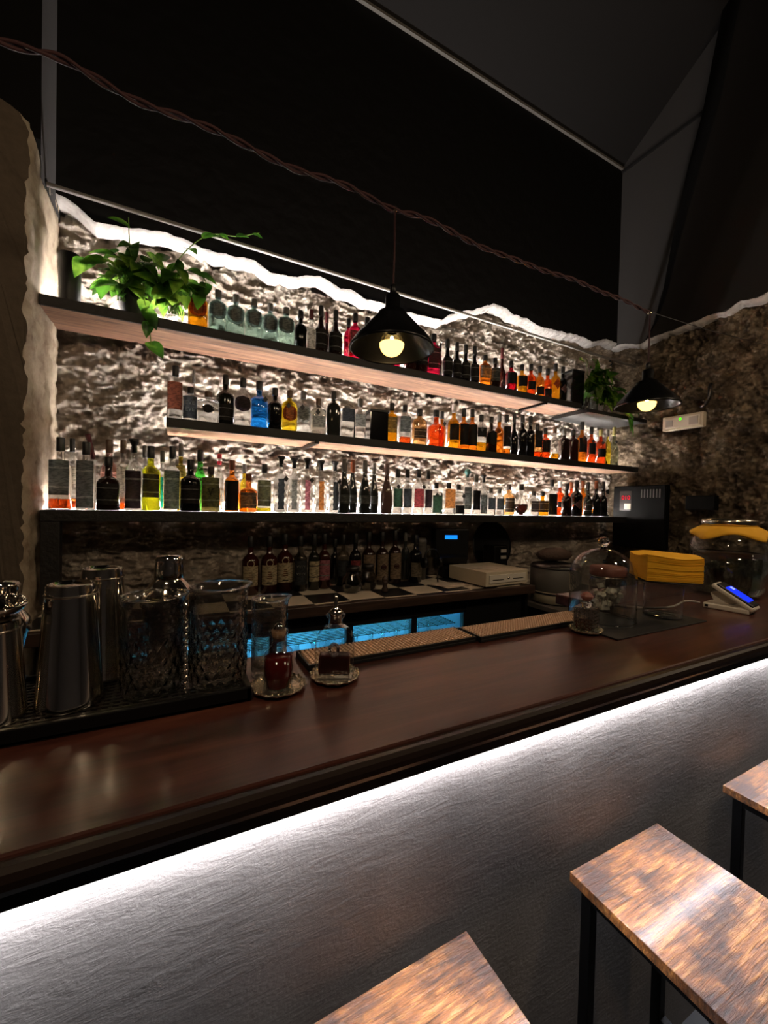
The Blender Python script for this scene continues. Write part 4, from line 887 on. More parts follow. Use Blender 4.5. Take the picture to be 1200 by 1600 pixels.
# ------------------------------------------------------------------ stools
def make_stool():
    t = thing('bar_stool', '', 'stool')
    box_obj('seat', M['seat'], (0, 0, .640), (.305, .40, .020), t, .0015)
    for sx in (-1, 1):
        for sy in (-1, 1): box_obj('leg', M['black_metal'], (sx*.128, sy*.172, .3115), (.022, .022, .623), t, .002)
    for sx in (-1, 1):
        box_obj('side_rail', M['black_metal'], (sx*.128, 0, .618), (.020, .322, .020), t, .001)
        box_obj('footrest', M['black_metal'], (sx*.128, 0, .22), (.020, .322, .020), t, .001)
    for sy in (-1, 1):
        box_obj('cross_rail', M['black_metal'], (0, sy*.172, .618), (.234, .020, .020), t, .001)
        box_obj('footrest', M['black_metal'], (0, sy*.172, .18), (.234, .020, .020), t, .001)
    return t
st = make_stool()
def copy_tree(o, parent=None):
    c = o.copy(); C.objects.link(c); c.parent = parent
    for ch in [k for k in list(C.objects) if k.parent == o]: copy_tree(ch, c)
    return c
for i, (x, y, a, lb) in enumerate([(.315, .347, .02, 'rustic brown seat bar stool nearest the camera, at the bottom edge of the photo'),
                       (.882, .347, -.01, 'middle rustic brown bar stool, its whole near end in view'),
                       (1.50, .345, 0, 'rustic brown bar stool farthest to the right, only a corner in view')]):
    s = st if i == 0 else copy_tree(st)
    s.location = (x, y, 0); s.rotation_euler = (0, 0, a); tag(s, lb, 'stool', 'rustic bar stools along the bar')
# ------------------------------------------------------------------ bar mats on the back edge of the bar
Z = 1.1105
def bar_mat(x0, x1, label):
    t = thing('bar_mat', label, 'mat', ((x0+x1)/2, .708, Z), R(1.2), 'long studded bar mats')
    w_ = x1-x0
    m = MB(); m.box((0, 0, .003), (w_, .078, .006))
    for s_ in (-1, 1): m.box((0, s_*.0365, .007), (w_, .004, .010)); m.box((s_*(w_/2-.002), 0, .007), (.004, .078, .010))
    m.build('mat_base', M['mat_black'], t, bevel=.001)
    m = MB(); nx = int((w_-.016)/.0078)
    for i in range(nx):
        for j in range(9):
            m.box((-w_/2+.010+i*(w_-.020)/(nx-1), -.0312+j*.0078, .0092), (.0046, .0046, .008))
    o = m.build('stud_field', M['stud'], t); o['kind'] = 'stuff'
bar_mat(.20, .573, 'studded brown bar mat, left one, behind the two bitters bottles')
bar_mat(.578, .955, 'studded brown bar mat, right one, ending at the cut crystal bottle')
# ------------------------------------------------------------------ draining tray and barware at the left
TX0, TX1, TY0, TY1 = -.62, .098, .603, .779
t = thing('drip_tray', 'black drip tray with slotted surface holding shakers and mixing glasses', 'tray', ((TX0+TX1)/2, (TY0+TY1)/2, Z))
tw, td = TX1-TX0, TY1-TY0
m = MB(); m.box((0, 0, .003), (tw, td, .006))
for s_ in (-1, 1): m.box((0, s_*(td/2-.004), .010), (tw, .008, .020)); m.box((s_*(tw/2-.004), 0, .010), (.008, td, .020))
m.build('tray_base', M['black_plastic'], t, bevel=.0015)
m = MB()
for j in range(15): m.box((0, -td/2+.014+j*(td-.028)/14, .0125), (tw-.018, .0045, .003))
for i in range(60): m.box((-tw/2+.012+i*(tw-.024)/59, 0, .0115), (.004, td-.018, .003))
m.build('slotted_grate', M['lid_dark'], t)
TZ = Z + .0145
def tin(x, y, h, r0, r1, label, mat='steel'):
    """a shaker tin standing upside down: wide rim down, base disc up"""
    t = thing('shaker_tin', label, 'cocktail shaker', (x, y, TZ), 0, 'steel shaker tins')
    MB().lathe([(r0, 0), (r0+.001, .002), (r0, .005), (r1+(r0-r1)*.08, h*.9), (r1, h-.004), (r1-.001, h)], 48, close=False).build('tin_wall', M[mat], t)
    MB().lathe([(r1-.001, 0), (r1-.004, .0015), (r1-.007, -.002), (.0008, -.003)], 48, close=False).build('tin_base', M[mat], t, (0, 0, h))
    MB().lathe([(r1+.0018, 0), (r1+.0024, .0012), (r1+.0018, .0024)], 48, close=False).build('seam_ring', M['steel2'], t, (0, 0, h*.91))
    return t
tin(-.128, .668, .160, .0375, .0275, 'tall steel shaker tin upside down at the front left of the tray')
tin(-.104, .748, .168, .036, .0265, 'steel shaker tin upside down behind the front one')
def cobbler(x, y, z, label, sc_=1, tilt=(0, 0), nm='cobbler_shaker'):
    t = thing(nm, label, 'cocktail shaker', (x, y, z)); t.scale = (sc_,)*3; t.rotation_euler = (tilt[0], tilt[1], 0)
    MB().lathe([(.026, 0), (.030, .003), (.042, .115), (.043, .12)], 48).build('tin_wall', M['steel'], t)
    MB().lathe([(.0445, .112), (.0445, .125), (.041, .135), (.028, .15), (.023, .156), (.022, .162)], 48, close=False).build('strainer_top', M['steel'], t)
    MB().lathe([(.0235, .158), (.0235, .166), (.0225, .18), (.021, .188), (.0225, .192), (.019, .197), (.001, .199)], 40).build('shaker_cap', M['steel'], t)
cobbler(-.014, .752, TZ, 'steel cobbler shaker with rounded shoulders and cap behind the mixing glasses', .93)
cobbler(-.232, .735, TZ, 'steel cobbler shaker with leaning domed cap at the left edge of the photo', .80, (0, R(6)))
# strainer resting over the leftmost glass-like tin
t = thing('julep_strainer', 'shiny round steel strainer with coil on the tin at the far left', 'strainer', (-.213, .655, TZ+.128))
MB().lathe([(.001, .0), (.03, .002), (.041, .012), (.043, .014), (.044, .012), (.032, -.001), (.001, -.003)], 36, close=False).build('bowl', M['steel'], t)
q = []
for i in range(220): a = i*.55; q.append((.036*math.cos(i/220*6.283)+.004*math.cos(a)*math.cos(i/220*6.283), .036*math.sin(i/220*6.283)+.004*math.cos(a)*math.sin(i/220*6.283), .016+.004*math.sin(a)))
MB().tube(q, .0008, 5).build('spring_coil', M['steel'], t)
MB().tube([(-.04, 0, .013), (-.09, -.01, .02), (-.13, -.015, .022)], .004, 8).build('handle', M['steel'], t)
tin(-.213, .655, .122, .043, .036, 'wide steel tin under the strainer at the far left edge')
def cut_profile_glass(x, y, h, r, label, dense=True, lean=0):
    t = thing('mixing_glass', label, 'mixing glass', (x, y, TZ), 0, 'cut crystal mixing glasses')
    n = 72; vs = []; fs = []; rows = 44
    outer = []
    for j in range(rows+1):
        f_ = j/rows; z = h*f_
        for i in range(n):
            a = 2*math.pi*i/n; rr = r*(.96 + .04*f_)
            if .06 < f_ < .52 and dense:
                k = 12; u = (a/(2*math.pi)*k) % 1; v = (f_*12) % 1
                dd = min(abs((u+v) % 1-.5), abs((u-v) % 1-.5)); rr -= .0022*max(0, 1-dd*5)
            if f_ > .9:  # pouring spout on the right
                s_ = max(0, math.cos(a-.3))**14; rr += .010*s_*((f_-.9)/.1)**1.5
            vs.append((rr*math.cos(a), rr*math.sin(a), z))
    for j in range(rows):
        for i in range(n): i2 = (i+1) % n; fs.append((j*n+i, j*n+i2, (j+1)*n+i2, (j+1)*n+i))
    fs.append(tuple(reversed(range(n))))
    o0 = len(vs)
    for j in range(9):
        f_ = j/8; z = h - (h-.016)*f_
        for i in range(n):
            a = 2*math.pi*i/n; rr = (r-.0032)*(1-.03*f_)
            if f_ < .12: rr += .010*max(0, math.cos(a-.3))**14*(1-f_/.12)**1.5
            vs.append((rr*math.cos(a), rr*math.sin(a), z))
    for i in range(n): i2 = (i+1) % n; fs.append((rows*n+i, rows*n+i2, o0+i2, o0+i))
    for j in range(8):
        for i in range(n): i2 = (i+1) % n; fs.append((o0+j*n+i, o0+j*n+i2, o0+(j+1)*n+i2, o0+(j+1)*n+i))
    fs.append(tuple(range(o0+8*n, o0+9*n)))
    MB().add(vs, fs, True).build('glass_wall', M['cutglass'], t)
    rim = []
    for i in range(n):
        a = 2*math.pi*i/n; rr = r-.0016 + .010*max(0, math.cos(a-.3))**14; rim.append((rr*math.cos(a), rr*math.sin(a), h))
    MB().tube(rim, .0019, 8, closed=True).build('glass_rim', M['rimglass'], t)
    if dense:
        m = MB()
        for j in range(5):
            for i in range(18):
                a = 2*math.pi*(i+.5*(j % 2))/18; rr = r*(.975+.03*j/10)
                m.lathe([(.0004, -.0085), (.0062, 0), (.0004, .0085)], 4, (0, 0, 0), smooth=False)
                k = len(m.v)-12; c_, s2 = math.cos(a), math.sin(a)
                for q in range(k, len(m.v)):
                    x_, y_, z_ = m.v[q]; x_, y_ = y_*.28+rr, x_; m.v[q] = (x_*c_-y_*s2, x_*s2+y_*c_, z_+.016+.0145*j)
        m.build('cut_diamonds', M['rimglass'], t)
    return t
cut_profile_glass(-.032, .668, .137, .041, 'cut crystal mixing glass, left of the pair, cocktail shaker behind it')
cut_profile_glass(.0565, .662, .146, .042, 'cut crystal mixing glass, right of the pair, beside the tray end')
t = cut_profile_glass(.139, .690, .128, .030, 'smooth smoky mixing glass with spout behind the small bitters bottle', False)
t.location.z = Z; t['group'] = 'plain mixing glass'
t = thing('bar_spoon', 'twisted steel bar spoon standing between the two mixing glasses', 'spoon', (.010, .628, TZ+.002))
q = [(.0022*math.cos(i*.8), .0022*math.sin(i*.8), i*.0011) for i in range(100)]
MB().tube(q, .0019, 6).build('twisted_stem', M['steel'], t)
MB().tube([(0, 0, .11), (0, 0, .13)], .0018, 6).build('stem_top', M['steel'], t)
# ------------------------------------------------------------------ bitters bottles on silver coasters
def coaster(x, y, r, label):
    t = thing('silver_coaster', label, 'coaster', (x, y, Z), 0, 'scalloped silver coasters')
    MB().lathe([(r*.7, 0), (r*.78, .001), (r*.98, .006), (r, .008), (r*.97, .0085), (r*.8, .004), (r*.75, .0028), (.001, .0025)], 72, wave=.028, wn=14, close=False).build('dish', M['steel2'], t)
    m = MB()
    for i in range(28):
        a = 2*math.pi*i/28; rr = r*.955*(1+.02*math.cos(14*a)); m.lathe([(.0008, -.002), (.0028, 0), (.0008, .0026)], 8, (rr*math.cos(a), rr*math.sin(a), .0085))
    m.build('beaded_rim', M['silver'], t)
coaster(.141, .625, .042, 'scalloped silver coaster under the small dark red bitters bottle')
coaster(.2345, .627, .041, 'scalloped silver coaster under the arched bitters bottle')
coaster(.866, .627, .037, 'scalloped silver coaster under the cut crystal bottle at the mat end')
def dasher(t, z, s_=1):
    c = MB().lathe([(.0075, 0), (.010, .008), (.0125, .012), (.0125, .015), (.008, .019), (.004, .024)], 20).build('dasher_cap', M['steel'], t, (0, 0, z))
    return c
t = thing('bitters_bottle', 'small round bitters bottle with dark red liquid and steel dasher cap', 'bottle', (.140, .624, Z+.003))
MB().lathe([(.020, 0), (.0225, .003), (.0225, .052), (.021, .058), (.014, .064), (.0105, .067), (.010, .078), (.0145, .086), (.0155, .089), (.012, .091)], 32).build('bottle_glass', M['ware'], t)
MB().lathe([(.018, .003), (.0208, .006), (.0208, .048)], 32).build('bitters', M['red_liquid'], t)
MB().lathe([(.0095, .074), (.0115, .09)], 16).build('cork_stopper', M['cork'], t)
MB().lathe([(.004, 0), (.009, .002), (.007, .008), (.0035, .012)], 16).build('dasher_cap', M['steel'], t, (0, 0, .089))
# arched flask
t = thing('bitters_bottle', 'arched flat bitters flask with pouring spout, dark liquid in its lower half', 'bottle', (.2335, .626, Z+.003), R(-25))
def arch_solid(W, H, D, z0=0, n=20):
    pts = [(-W/2, z0), (-W/2, H-W/2)] + [(-W/2*math.cos(math.pi*i/n), H-W/2+W/2*math.sin(math.pi*i/n)) for i in range(1, n)] + [(W/2, H-W/2), (W/2, z0)]
    vs = [(x, -D/2, z) for x, z in pts] + [(x, D/2, z) for x, z in pts]; k = len(pts)
    fs = [tuple(range(k)), tuple(reversed(range(k, 2*k)))] + [(i, (i+1) % k, k+(i+1) % k, k+i) for i in range(k)]
    return vs, fs
vs, fs = arch_solid(.064, .088, .034); MB().add(vs, fs).build('bottle_glass', M['ware'], t, bevel=.006, seg=3)
vs, fs = arch_solid(.05, .073, .002); MB().add(vs, fs).build('arched_panel', M['ware'], t, (0, -.018, .008), bevel=.001)
m = MB(); m.box((0, 0, .022), (.052, .024, .033)); m.build('bitters', M['amber_liquid'], t, bevel=.004)
m = MB()
r3 = random.Random(5)
for k in range(5):
    q = [(.013*math.cos(a*.7+k*1.3)*(.4+.15*k/2), -.0195, .052+.012*math.sin(a*.7+k*1.3)*(.5+.12*k)) for a in range(10)]
    m.tube(q, .0008, 5)
m.build('embossed_scrolls', M['clearglass'], t)
MB().lathe([(.012, .083), (.011, .096), (.0155, .101), (.0165, .104), (.013, .106)], 28).build('bottle_neck', M['ware'], t)
MB().lathe([(.010, .09), (.0105, .103), (.013, .107), (.009, .112), (.004, .115), (.0032, .126), (.002, .138)], 20).build('pour_spout', M['steel'], t)
# cut crystal bottle
t = thing('crystal_bottle', 'small square cut crystal bottle with round stopper on a silver coaster', 'bottle', (.866, .627, Z+.003), R(20))
m = MB()
for j in range(6):
    for sgn, ax in ((-1, 0), (1, 0), (-1, 1), (1, 1)):
        for i in range(5):
            a_ = -.018+.009*i; zc = .010+.0085*j
            m.box((sgn*.0225 if ax == 0 else a_, a_ if ax == 0 else sgn*.0225, zc), (.005, .0062, .0062) if ax == 0 else (.0062, .005, .0062), rz=0)
m.box((0, 0, .029), (.043, .043, .056)); m.build('crystal_body', M['cutglass'], t, bevel=.001)
MB().box((0, 0, .014), (.036, .036, .016)).build('dark_liquid', M['amber_liquid'], t)
MB().lathe([(.012, .056), (.010, .064), (.0145, .067), (.015, .07), (.010, .072)], 24).build('neck', M['clearglass'], t)
MB().lathe([(.007, .07), (.013, .078), (.014, .083), (.010, .089), (.004, .092)], 10, smooth=False).build('stopper', M['pinklid'], t)

# ------------------------------------------------------------------ right end of the bar
tag(box_obj('rubber_mat', M['mat_black'], (1.065, .655, Z+.0015), (.38, .20, .003), None, .001), 'flat black rubber mat under the cloche and glass jars', 'mat')
MZ = Z+.0035
t = thing('glass_cloche', 'clear glass bell cloche with round knob standing on the black mat', 'cloche', (.992, .675, MZ))
pr = [(.078, 0), (.079, .002), (.079, .115)] + [(.079*math.cos(a), .115+.072*math.sin(a)) for a in [math.pi/2*i/14 for i in range(1, 14)]] + [(.006, .187)]
MB().lathe(pr, 56, close=False).build('dome', M['ware'], t)
MB().lathe([(.077, 0), (.080, .001), (.080, .005), (.077, .006)], 56, close=False).build('dome_rim', M['clearglass'], t)
kn = [(.006, 0), (.006, .006)] + [(.014*math.cos(a), .018+.014*math.sin(a)) for a in [-math.pi/3+ (math.pi*5/6)*i/12 for i in range(13)]]
MB().lathe(kn, 24).build('knob', M['clearglass'], t, (0, 0, .186))
t = thing('sugar_jar', 'glass jar of sugar cubes with pinkish brown lid, seen through the cloche', 'jar', (1.105, .735, MZ))
MB().lathe([(.044, 0), (.048, .004), (.048, .082), (.043, .092), (.043, .1), (.046, .102)], 40, close=False).build('jar_glass', M['ware'], t)
MB().lathe([(.047, .1), (.048, .103), (.048, .122), (.044, .126)], 40).build('jar_lid', M['pinklid'], t)
MB().lathe([(.0455, .094), (.0485, .097), (.0455, .1)], 40, close=False).build('lid_collar', M['steel2'], t)
base = None
r4 = random.Random(11); c0 = None
for k in range(46):
    a = r4.uniform(0, 6.283); rr = .034*math.sqrt(r4.random()); lz = .0095 + (k//9)*.0125
    if c0 is None: c0 = MB().box((0, 0, 0), (.0125, .0125, .0125)).build('sugar_cube', M['sugar'], None, bevel=.001)
    c = c0 if k == 0 else c0.copy()
    if k: C.objects.link(c)
    c.location = (1.105+rr*math.cos(a), .735+rr*math.sin(a), MZ+lz); c.rotation_euler = (r4.uniform(-.5,.5), r4.uniform(-.5,.5), r4.uniform(0, 3))
    tag(c, 'white sugar cube piled in the lidded glass jar', 'sugar cube', 'sugar cubes in the lidded glass jar')
t = thing('glass_stand', 'tall clear glass cylinder with a dark round plate holding napkins', 'glass stand', (1.192, .632, MZ))
MB().lathe([(.042, 0), (.0465, .002), (.0465, .094), (.044, .096)], 48, close=False).build('cylinder_glass', M['ware'], t)
MB().lathe([(.001, .002), (.042, .002), (.0465, .004), (.042, .006), (.001, .006)], 48, close=False).build('glass_foot', M['clearglass'], t)
MB().lathe([(.001, .097), (.07, .097), (.085, .102), (.085, .104), (.07, .1), (.001, .1)], 48, close=False).build('plate', M['lid_dark'], t)
# napkin stack
t = thing('napkin_stack', 'thick stack of yellow paper napkins on the plate over the glass stand', 'napkins', (1.192, .632, MZ+.104), R(-40.5))
m = MB(); rN = random.Random(3); NS = 36
for k in range(NS):
    z0 = k*.0018; o1, o2 = rN.uniform(-.0008, .0008), rN.uniform(-.0008, .0008); s_ = .0645
    vs = []; fs = []; G = 8
    for top in (0, 1):
        for j in range(G+1):
            for i in range(G+1):
                x = -s_+2*s_*i/G; y = -s_+2*s_*j/G; wv_ = .005*math.sin((x+y)/s_*2.2)*(k/NS)
                vs.append((x+o1, y+o2, z0+.0016*top+wv_))
    n2 = (G+1)**2
    for top in (0, 1):
        for j in range(G):
            for i in range(G): a = top*n2+j*(G+1)+i; fs.append((a, a+1, a+G+2, a+G+1))
    for i in range(G):
        for a, b_ in ((i, i+1), (G*(G+1)+i, G*(G+1)+i+1), (i*(G+1), (i+1)*(G+1)), (i*(G+1)+G, (i+1)*(G+1)+G)): fs.append((a, b_, b_+n2, a+n2))
    m.add(vs, fs)
m.build('napkins', M['napkin'], t)['kind'] = 'stuff'
# drinks dispenser
t = thing('drink_dispenser', 'large round glass beverage jar with metal lid over a yellow cloth', 'jar', (1.755, .72, Z))
MB().lathe([(.08, 0), (.092, .004), (.105, .03), (.112, .10), (.112, .165), (.104, .195), (.088, .215), (.074, .226), (.073, .246)], 56, close=False).build('jar_glass', M['ware'], t)
MB().lathe([(.076, .006), (.09, .01), (.1035, .035), (.1095, .10), (.1095, .15)], 48).build('drink', M['water'], t)
MB().lathe([(.074, .246), (.079, .248), (.079, .262), (.076, .268), (.03, .272)], 48).build('jar_lid', M['steel2'], t)
vs = []; fs = []; n = 96
for j in range(11):
    f_ = j/10
    for i in range(n):
        a = 2*math.pi*i/n; corner = (abs(math.cos(2*a+.5)))**2; drop = (.024+.022*corner)*f_**1.1
        rr = .075 + .034*min(1, f_*1.3) + .006*math.sin(a*9)*f_ + .006*corner*f_; vs.append((rr*math.cos(a), rr*math.sin(a), .247 - drop - .004*f_))
for j in range(10):
    for i in range(n): i2 = (i+1) % n; fs.append((j*n+i, j*n+i2, (j+1)*n+i2, (j+1)*n+i))
o = MB().add(vs, fs, True).build('lid_cloth', M['cloth']); o.location = (1.755, .72, Z)
o.modifiers.new('thickness', 'SOLIDIFY').thickness = .0015
tag(o, 'yellow cloth draped under the lid of the big glass beverage jar', 'cloth')
# card terminal
t = thing('card_terminal', 'white card payment terminal with lit blue screen on a charging dock', 'card terminal', (1.48, .60, Z), R(-82))
box_obj('dock', M['white_plastic'], (0, 0, .008), (.11, .07, .016), t, .004)
box_obj('back_wedge', M['white_plastic'], (-.012, .01, .033), (.06, .02, .045), t, .004, ry=R(-20))
hd = box_obj('handset', M['white_plastic'], (.015, -.004, .043), (.115, .062, .014), t, .005, ry=R(32))
hd2 = box_obj('bezel', M['black_plastic'], (.020, -.004, .050), (.10, .058, .006), t, .002, ry=R(32))
box_obj('screen', M['screen_blue'], (.024, -.004, .0518), (.062, .046, .004), t, ry=R(32))
box_obj('screen_text', M['lcd_pale'], (.006, .004, .0650), (.012, .018, .001), t, ry=R(32))
box_obj('side_port', M['black_plastic'], (-.045, -.0355, .008), (.008, .002, .007), t)
tag(MB().tube(bez([(1.40, .64, Z+.02), (1.36, .66, Z+.022), (1.28, .66, Z+.012), (1.20, .71, Z+.007), (1.14, .80, Z+.006)], 10), .0032, 8).build('power_cable', M['ltgrey']), 'pale grey cable trailing from the card terminal dock across the bar', 'cable')

# ------------------------------------------------------------------ back counter with coolers
bc = thing('back_counter', 'back counter with black and cream checkered top and dark wooden edge', 'counter', (.8, 2.1, 0))
def cl(c): return (c[0]-.8, c[1]-2.1, c[2])
top = MB(); top.box((.75, 2.09, .905), (2.5, .50, .03)); o = top.build('checkered_top', M['checker'], bc, (-.8, -2.1, 0))
box_obj('counter_edge', M['counter_edge'], cl((.75, 1.822, .896)), (2.5, .034, .050), bc, .004)
box_obj('end_panel', M['bar_black'], cl((1.985, 2.10, .44)), (.02, .48, .87), bc)
ck = thing('bottle_cooler', 'long black under counter cooler with blue lit glass doors', 'cooler', (.75, 2.1, 0))
def kl(c): return (c[0]-.75, c[1]-2.1, c[2])
m = MB(); m.box((.75, 2.1, .86), (2.4, .44, .03)); m.box((.75, 2.1, .05), (2.4, .44, .1)); m.box((.75, 2.32, .45), (2.4, .02, .8))
for x in (-.45, 1.95): m.box((x, 2.1, .45), (.02, .44, .8))
m.build('cabinet', M['bar_black'], ck, (-.75, -2.1, 0))
box_obj('back_liner', M['cool_white'], kl((.75, 2.305, .47)), (2.36, .008, .74), ck)
box_obj('lower_header', M['bar_black'], kl((.75, 1.905, .816)), (2.4, .03, .065), ck)
box_obj('cyan_tube', M['blue_led'], kl((.60, 1.945, .81)), (1.75, .015, .02), ck)
box_obj('solid_door', M['bar_black'], kl((1.73, 1.888, .45)), (.44, .03, .78), ck, .003)
m = MB()
for zz in (.45, .70):
    for j in range(14): m.box((.55, 1.96+j*.023, zz), (1.9, .004, .004))
    for i in range(30): m.box((-.36+i*.064, 2.11, zz-.004), (.004, .31, .004))
m.build('wire_shelf', M['steel2'], ck, (-.75, -2.1, 0))
for x0, x1 in ((.032, .376), (.412, .757), (.793, 1.137), (1.173, 1.49)):
    fm = MB(); xc = (x0+x1)/2; W = x1-x0
    fm.box((xc, 1.885, .795), (W+.034, .03, .02)); fm.box((xc, 1.885, .08), (W+.034, .03, .03))
    fm.box((x0-.009, 1.885, .43), (.016, .03, .73)); fm.box((x1+.009, 1.885, .43), (.016, .03, .73))
    d = fm.build('door_frame', M['bar_black'], ck, (-.75, -2.1, 0))
    box_obj('door_glass', M['ware'], (xc, 1.885, .43), (W, .006, .71), d)
# cooled bottles stored behind the cooler doors
r5 = random.Random(2); proto = None
for k in range(17):
    x = .06+k*.085
    if proto is None:
        proto = MB().lathe([(.028, 0), (.03, .004), (.03, .12), (.022, .155), (.012, .175), (.011, .215)], 20).build('cooled_bottle', GL['clear'])
        tag(proto, 'clear bottle stored behind the blue lit cooler doors', 'bottle', 'bottles inside the cooler'); b_ = proto
    else:
        b_ = proto.copy(); C.objects.link(b_)
    b_.location = (x, 2.1+r5.uniform(-.03, .03), .4525)
# round glass jars in front of the counter bottles
for i, (x, y) in enumerate([(.845, 2.02), (.955, 2.06)]):
    t = thing('round_jar', ['round smoky glass jar among the back counter bottles, nearer the edge', 'round smoky glass jar among the back counter bottles, behind the other'][i], 'jar', (x, y, .9215), 0, 'round jars on the back counter')
    MB().lathe([(.03, 0), (.045, .01), (.055, .045), (.05, .08), (.035, .1), (.033, .12)], 28).build('jar_glass', GL['smoke'], t)
    MB().lathe([(.036, .12), (.037, .14), (.03, .145)], 24).build('jar_lid', M['lid_dark'], t)
t = thing('pepper_mill', 'small dark turned wooden grinder in front of the beige labelled bottles', 'grinder', (1.02, 1.97, .9215))
MB().lathe([(.018, 0), (.02, .01), (.012, .03), (.014, .05), (.018, .06)], 20).build('base', M['counter_edge'], t)
MB().lathe([(.018, .061), (.016, .075), (.008, .085), (.003, .09)], 20).build('head', M['counter_edge'], t)
# steel tubes / cups stack
t = thing('cup_stack', 'tall stack of pale cups against the stone wall beside the last counter bottle', 'cups', (1.42, 2.24, .9215))
MB().lathe([(.036, 0), (.036, .1)] + [q for k in range(8) for q in ((.037, .1+k*.02), (.039, .104+k*.02), (.036, .119+k*.02))] + [(.03, .27)], 28).build('stacked_cups', M['grey_plastic'], t)
# cash drawer
t = thing('cash_till', 'cream metal cash drawer with key lock on the back counter', 'cash drawer', (1.79, 2.01, .9215), R(3))
box_obj('case', M['cream_metal'], (0, 0, .052), (.36, .34, .086), t, .003)
box_obj('drawer_front', M['white_plastic'], (0, -.172, .052), (.31, .008, .05), t, .002)
for sx in (-1, 1):
    box_obj('slot', M['black_plastic'], (sx*.085, -.177, .047), (.09, .002, .004), t)
    for sy in (-1, 1): MB().lathe([(.012, 0), (.012, .010)], 12).build('foot', M['black_plastic'], t, (sx*.15, sy*.14, 0))
MB().lathe([(.008, 0), (.009, .003), (.006, .006)], 14).build('key_lock', M['steel2'], t, (0, -.176, .055)).rotation_euler = (R(90), 0, 0)
tag(MB().box((0,0,0), (.17, .12, .0012), .3).build('receipt_paper', M['paper'], None, (1.76, 1.98, 1.0178)), 'white paper sheet lying on top of the cash drawer', 'paper')
for i, (x, y, a) in enumerate([(1.47, 1.98, .2), (1.52, 2.0, -.25), (1.44, 2.03, .5)]):
    tag(MB().box((0,0,0), (.15, .11, .0015), a).build('paper_sheet', M['paper'], None, (x, y, .9225+i*.002)), ['lowest loose paper sheet left of the cash drawer', 'middle loose paper sheet left of the cash drawer', 'top loose paper sheet left of the cash drawer'][i], 'paper', 'loose papers beside the cash drawer')
# cash register screen
t = thing('cash_register', 'black cash register with lit blue display behind the cash drawer', 'cash register', (1.66, 2.26, .9215), R(-14))
box_obj('stand', M['black_plastic'], (0, 0, .09), (.12, .10, .18), t, .004)
box_obj('display_head', M['black_plastic'], (0, -.01, .23), (.24, .10, .20), t, .008)
box_obj('display', M['pos_blue'], (-.01, -.062, .275), (.088, .003, .026), t)
box_obj('keyboard', M['black_plastic'], (0, -.07, .13), (.20, .05, .05), t, .004, rx=R(25))
# phone hand set / headphones
t = thing('headphones', 'black headphones hanging in the gloom left of the cash register', 'headphones', (1.40, 2.08, .9215))
q = [(.055*math.cos(a), 0, .15+.065*math.sin(a)) for a in [math.pi*i/16 for i in range(17)]]
MB().tube(q, .006, 8).build('headband', M['black_plastic'], t)
for sx in (-1, 1): MB().lathe([(.02, -.012), (.032, -.01), (.032, .01), (.02, .012)], 20).build('ear_cup', M['black_plastic'], t, (sx*.055, 0, .13)).rotation_euler = (0, R(90), 0)
MB().tube([(.055, 0, .1), (.06, .02, .03), (.05, 0, .006)], .004, 6).build('lead', M['black_plastic'], t)
t = thing('label_printer', 'small black printer box with two pale labels behind the drawer', 'printer', (2.05, 2.225, .9215))
box_obj('printer_body', M['black_plastic'], (.0, 0, .11), (.13, .12, .20), t, .008)
box_obj('white_label', M['ltgrey'], (.01, -.072, .175), (.05, .003, .022), t); box_obj('white_label', M['ltgrey'], (.01, -.072, .13), (.05, .003, .022), t)
t = thing('round_tray', 'large round black tray leaning on the stone wall right of the register', 'tray', (2.14, 2.36, .9215))
MB().lathe([(.17, -.006), (.185, -.008), (.19, 0), (.185, .006), (.17, .0), (.001, .0)], 48).build('tray_disc', M['black_plastic'], t, (0, 0, .19)).rotation_euler = (R(82), 0, 0)
# low side counter with the round bin, dark basket of towels
t = thing('side_table', 'low dark side counter right of the back counter', 'counter', (2.45, 1.85, 0))
box_obj('table_top', M['grey_plastic'], (0, 0, .79), (.90, .60, .03), t, .003)
box_obj('cabinet_body', M['bar_black'], (0, .02, .39), (.86, .54, .77), t)
t = thing('insulated_bucket', 'round dark ice bucket with a pale band around its base', 'bucket', (2.17, 1.80, .8055))
MB().lathe([(.12, 0), (.145, .01), (.15, .08)], 48).build('lower_wall', M['canvas'], t)
MB().lathe([(.151, .08), (.153, .1), (.153, .22), (.15, .225)], 48, close=False).build('upper_wall', M['grey_plastic'], t)
MB().lathe([(.1515, .062), (.1545, .064), (.1545, .072), (.1515, .074)], 48, close=False).build('dark_band', M['black_plastic'], t)
MB().lathe([(.155, .222), (.157, .228), (.14, .245), (.03, .26), (.001, .26)], 48, close=False).build('bucket_lid', M['lid_dark'], t)
t = thing('bread_basket', 'reddish brown woven oval bundle lying on the bucket lid', 'basket', (2.19, 1.83, 1.066))
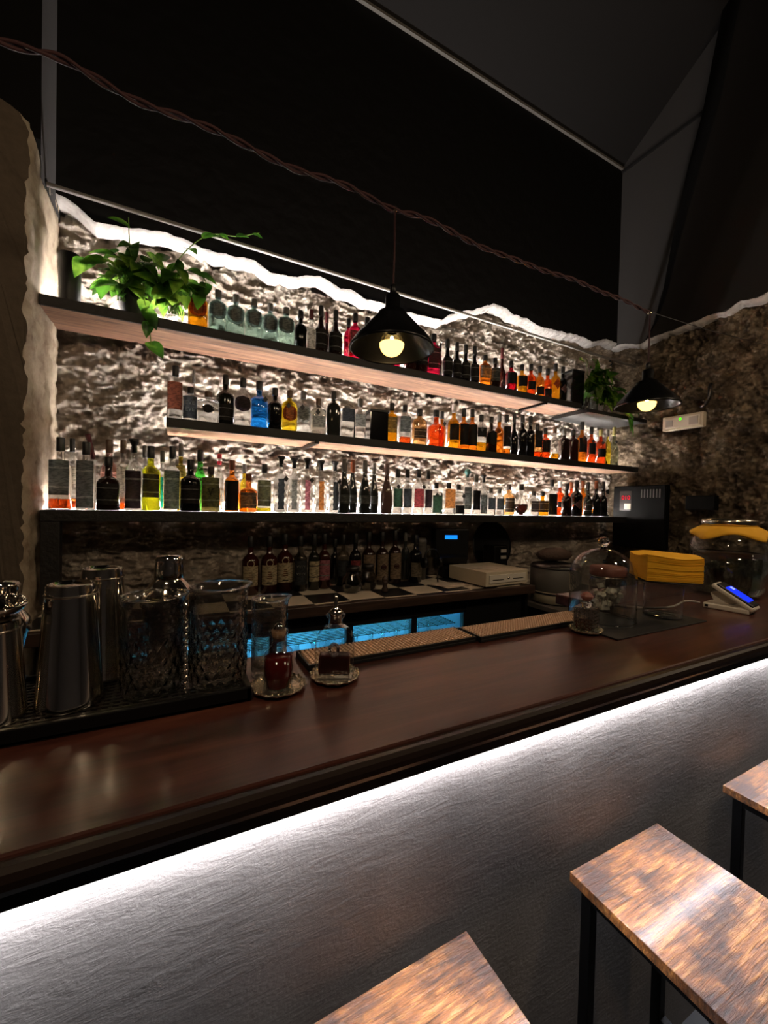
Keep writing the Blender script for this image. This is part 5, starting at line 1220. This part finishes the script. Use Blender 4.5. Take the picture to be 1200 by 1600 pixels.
MB().lathe([(.03, 0), (.10, .008), (.125, .035), (.11, .06), (.06, .08), (.01, .085)], 32, (0,0,0), 1.1, .7).build('woven_body', M['basket'], t)

# ------------------------------------------------------------------ right stone wall fittings
t = thing('emergency_light', 'rectangular white emergency light with green indicator on the right stone wall', 'emergency light', (3.52, 1.76, 2.057))
box_obj('housing', M['cream_metal'], (0, 0, .052), (.05, .285, .112), t, .006)
box_obj('diffuser', M['white_plastic'], (-.026, 0, .052), (.006, .245, .08), t, .002)
box_obj('lamp_reflector', M['ltgrey'], (-.0300, .09, .05), (.003, .05, .05), t); box_obj('lamp_reflector', M['ltgrey'], (-.0300, -.08, .05), (.003, .06, .06), t)
MB().lathe([(.009, 0), (.010, .004), (.004, .008)], 14).build('indicator', M['led_green'], t, (-.029, .01, .075)).rotation_euler = (0, R(-90), 0)
t = thing('metal_cabinet', 'dark metal cabinet with reflected red digits, on the right wall below the shelf end', 'cabinet', (3.505, 2.065, 1.09))
box_obj('cabinet_body', M['dull_black'], (.0, 0, .265), (.05, .44, .53), t, .004)
box_obj('door', M['dull_black'], (-.030, 0, .265), (.010, .43, .52), t, .003)
box_obj('glass_window', M['lid_dark'], (-.0365, .105, .40), (.003, .10, .17), t)
text_part('reflected_digits', '010', .05, M['red_reflection'], t, (-.041, .10, .425), (R(90), 0, R(-90)))  # red sign reflected in the glass, drawn as glowing digits
box_obj('reflected_paper', M['paper'], (-.0395, .085, .35), (.002, .055, .05), t)  # paper reflected in the glass, drawn as a pale sheet
m = MB()
for i in range(7): m.box((-.0365, -.03-i*.024, .46), (.003, .010, .07))
m.build('vent_grille', M['grey_plastic'], t)
tag(box_obj('niche_shade_block', M['dull_black'], (3.525, 1.62, 1.475), (.07, .19, .11), None, .006), 'small dark niche in the right stone wall, its shade drawn as a black block', 'box')  # hole in the stone, its shade drawn as a black block
t = thing('iron_hook', 'old dark iron bracket fixed on the right stone wall above the emergency light', 'hook', (3.515, 1.585, 2.20))
MB().tube([(0, 0, .16), (-.012, 0, .14), (-.014, 0, .06), (-.01, .02, .02), (0, .06, .0)], .013, 10).build('hook_bar', M['lid_dark'], t)
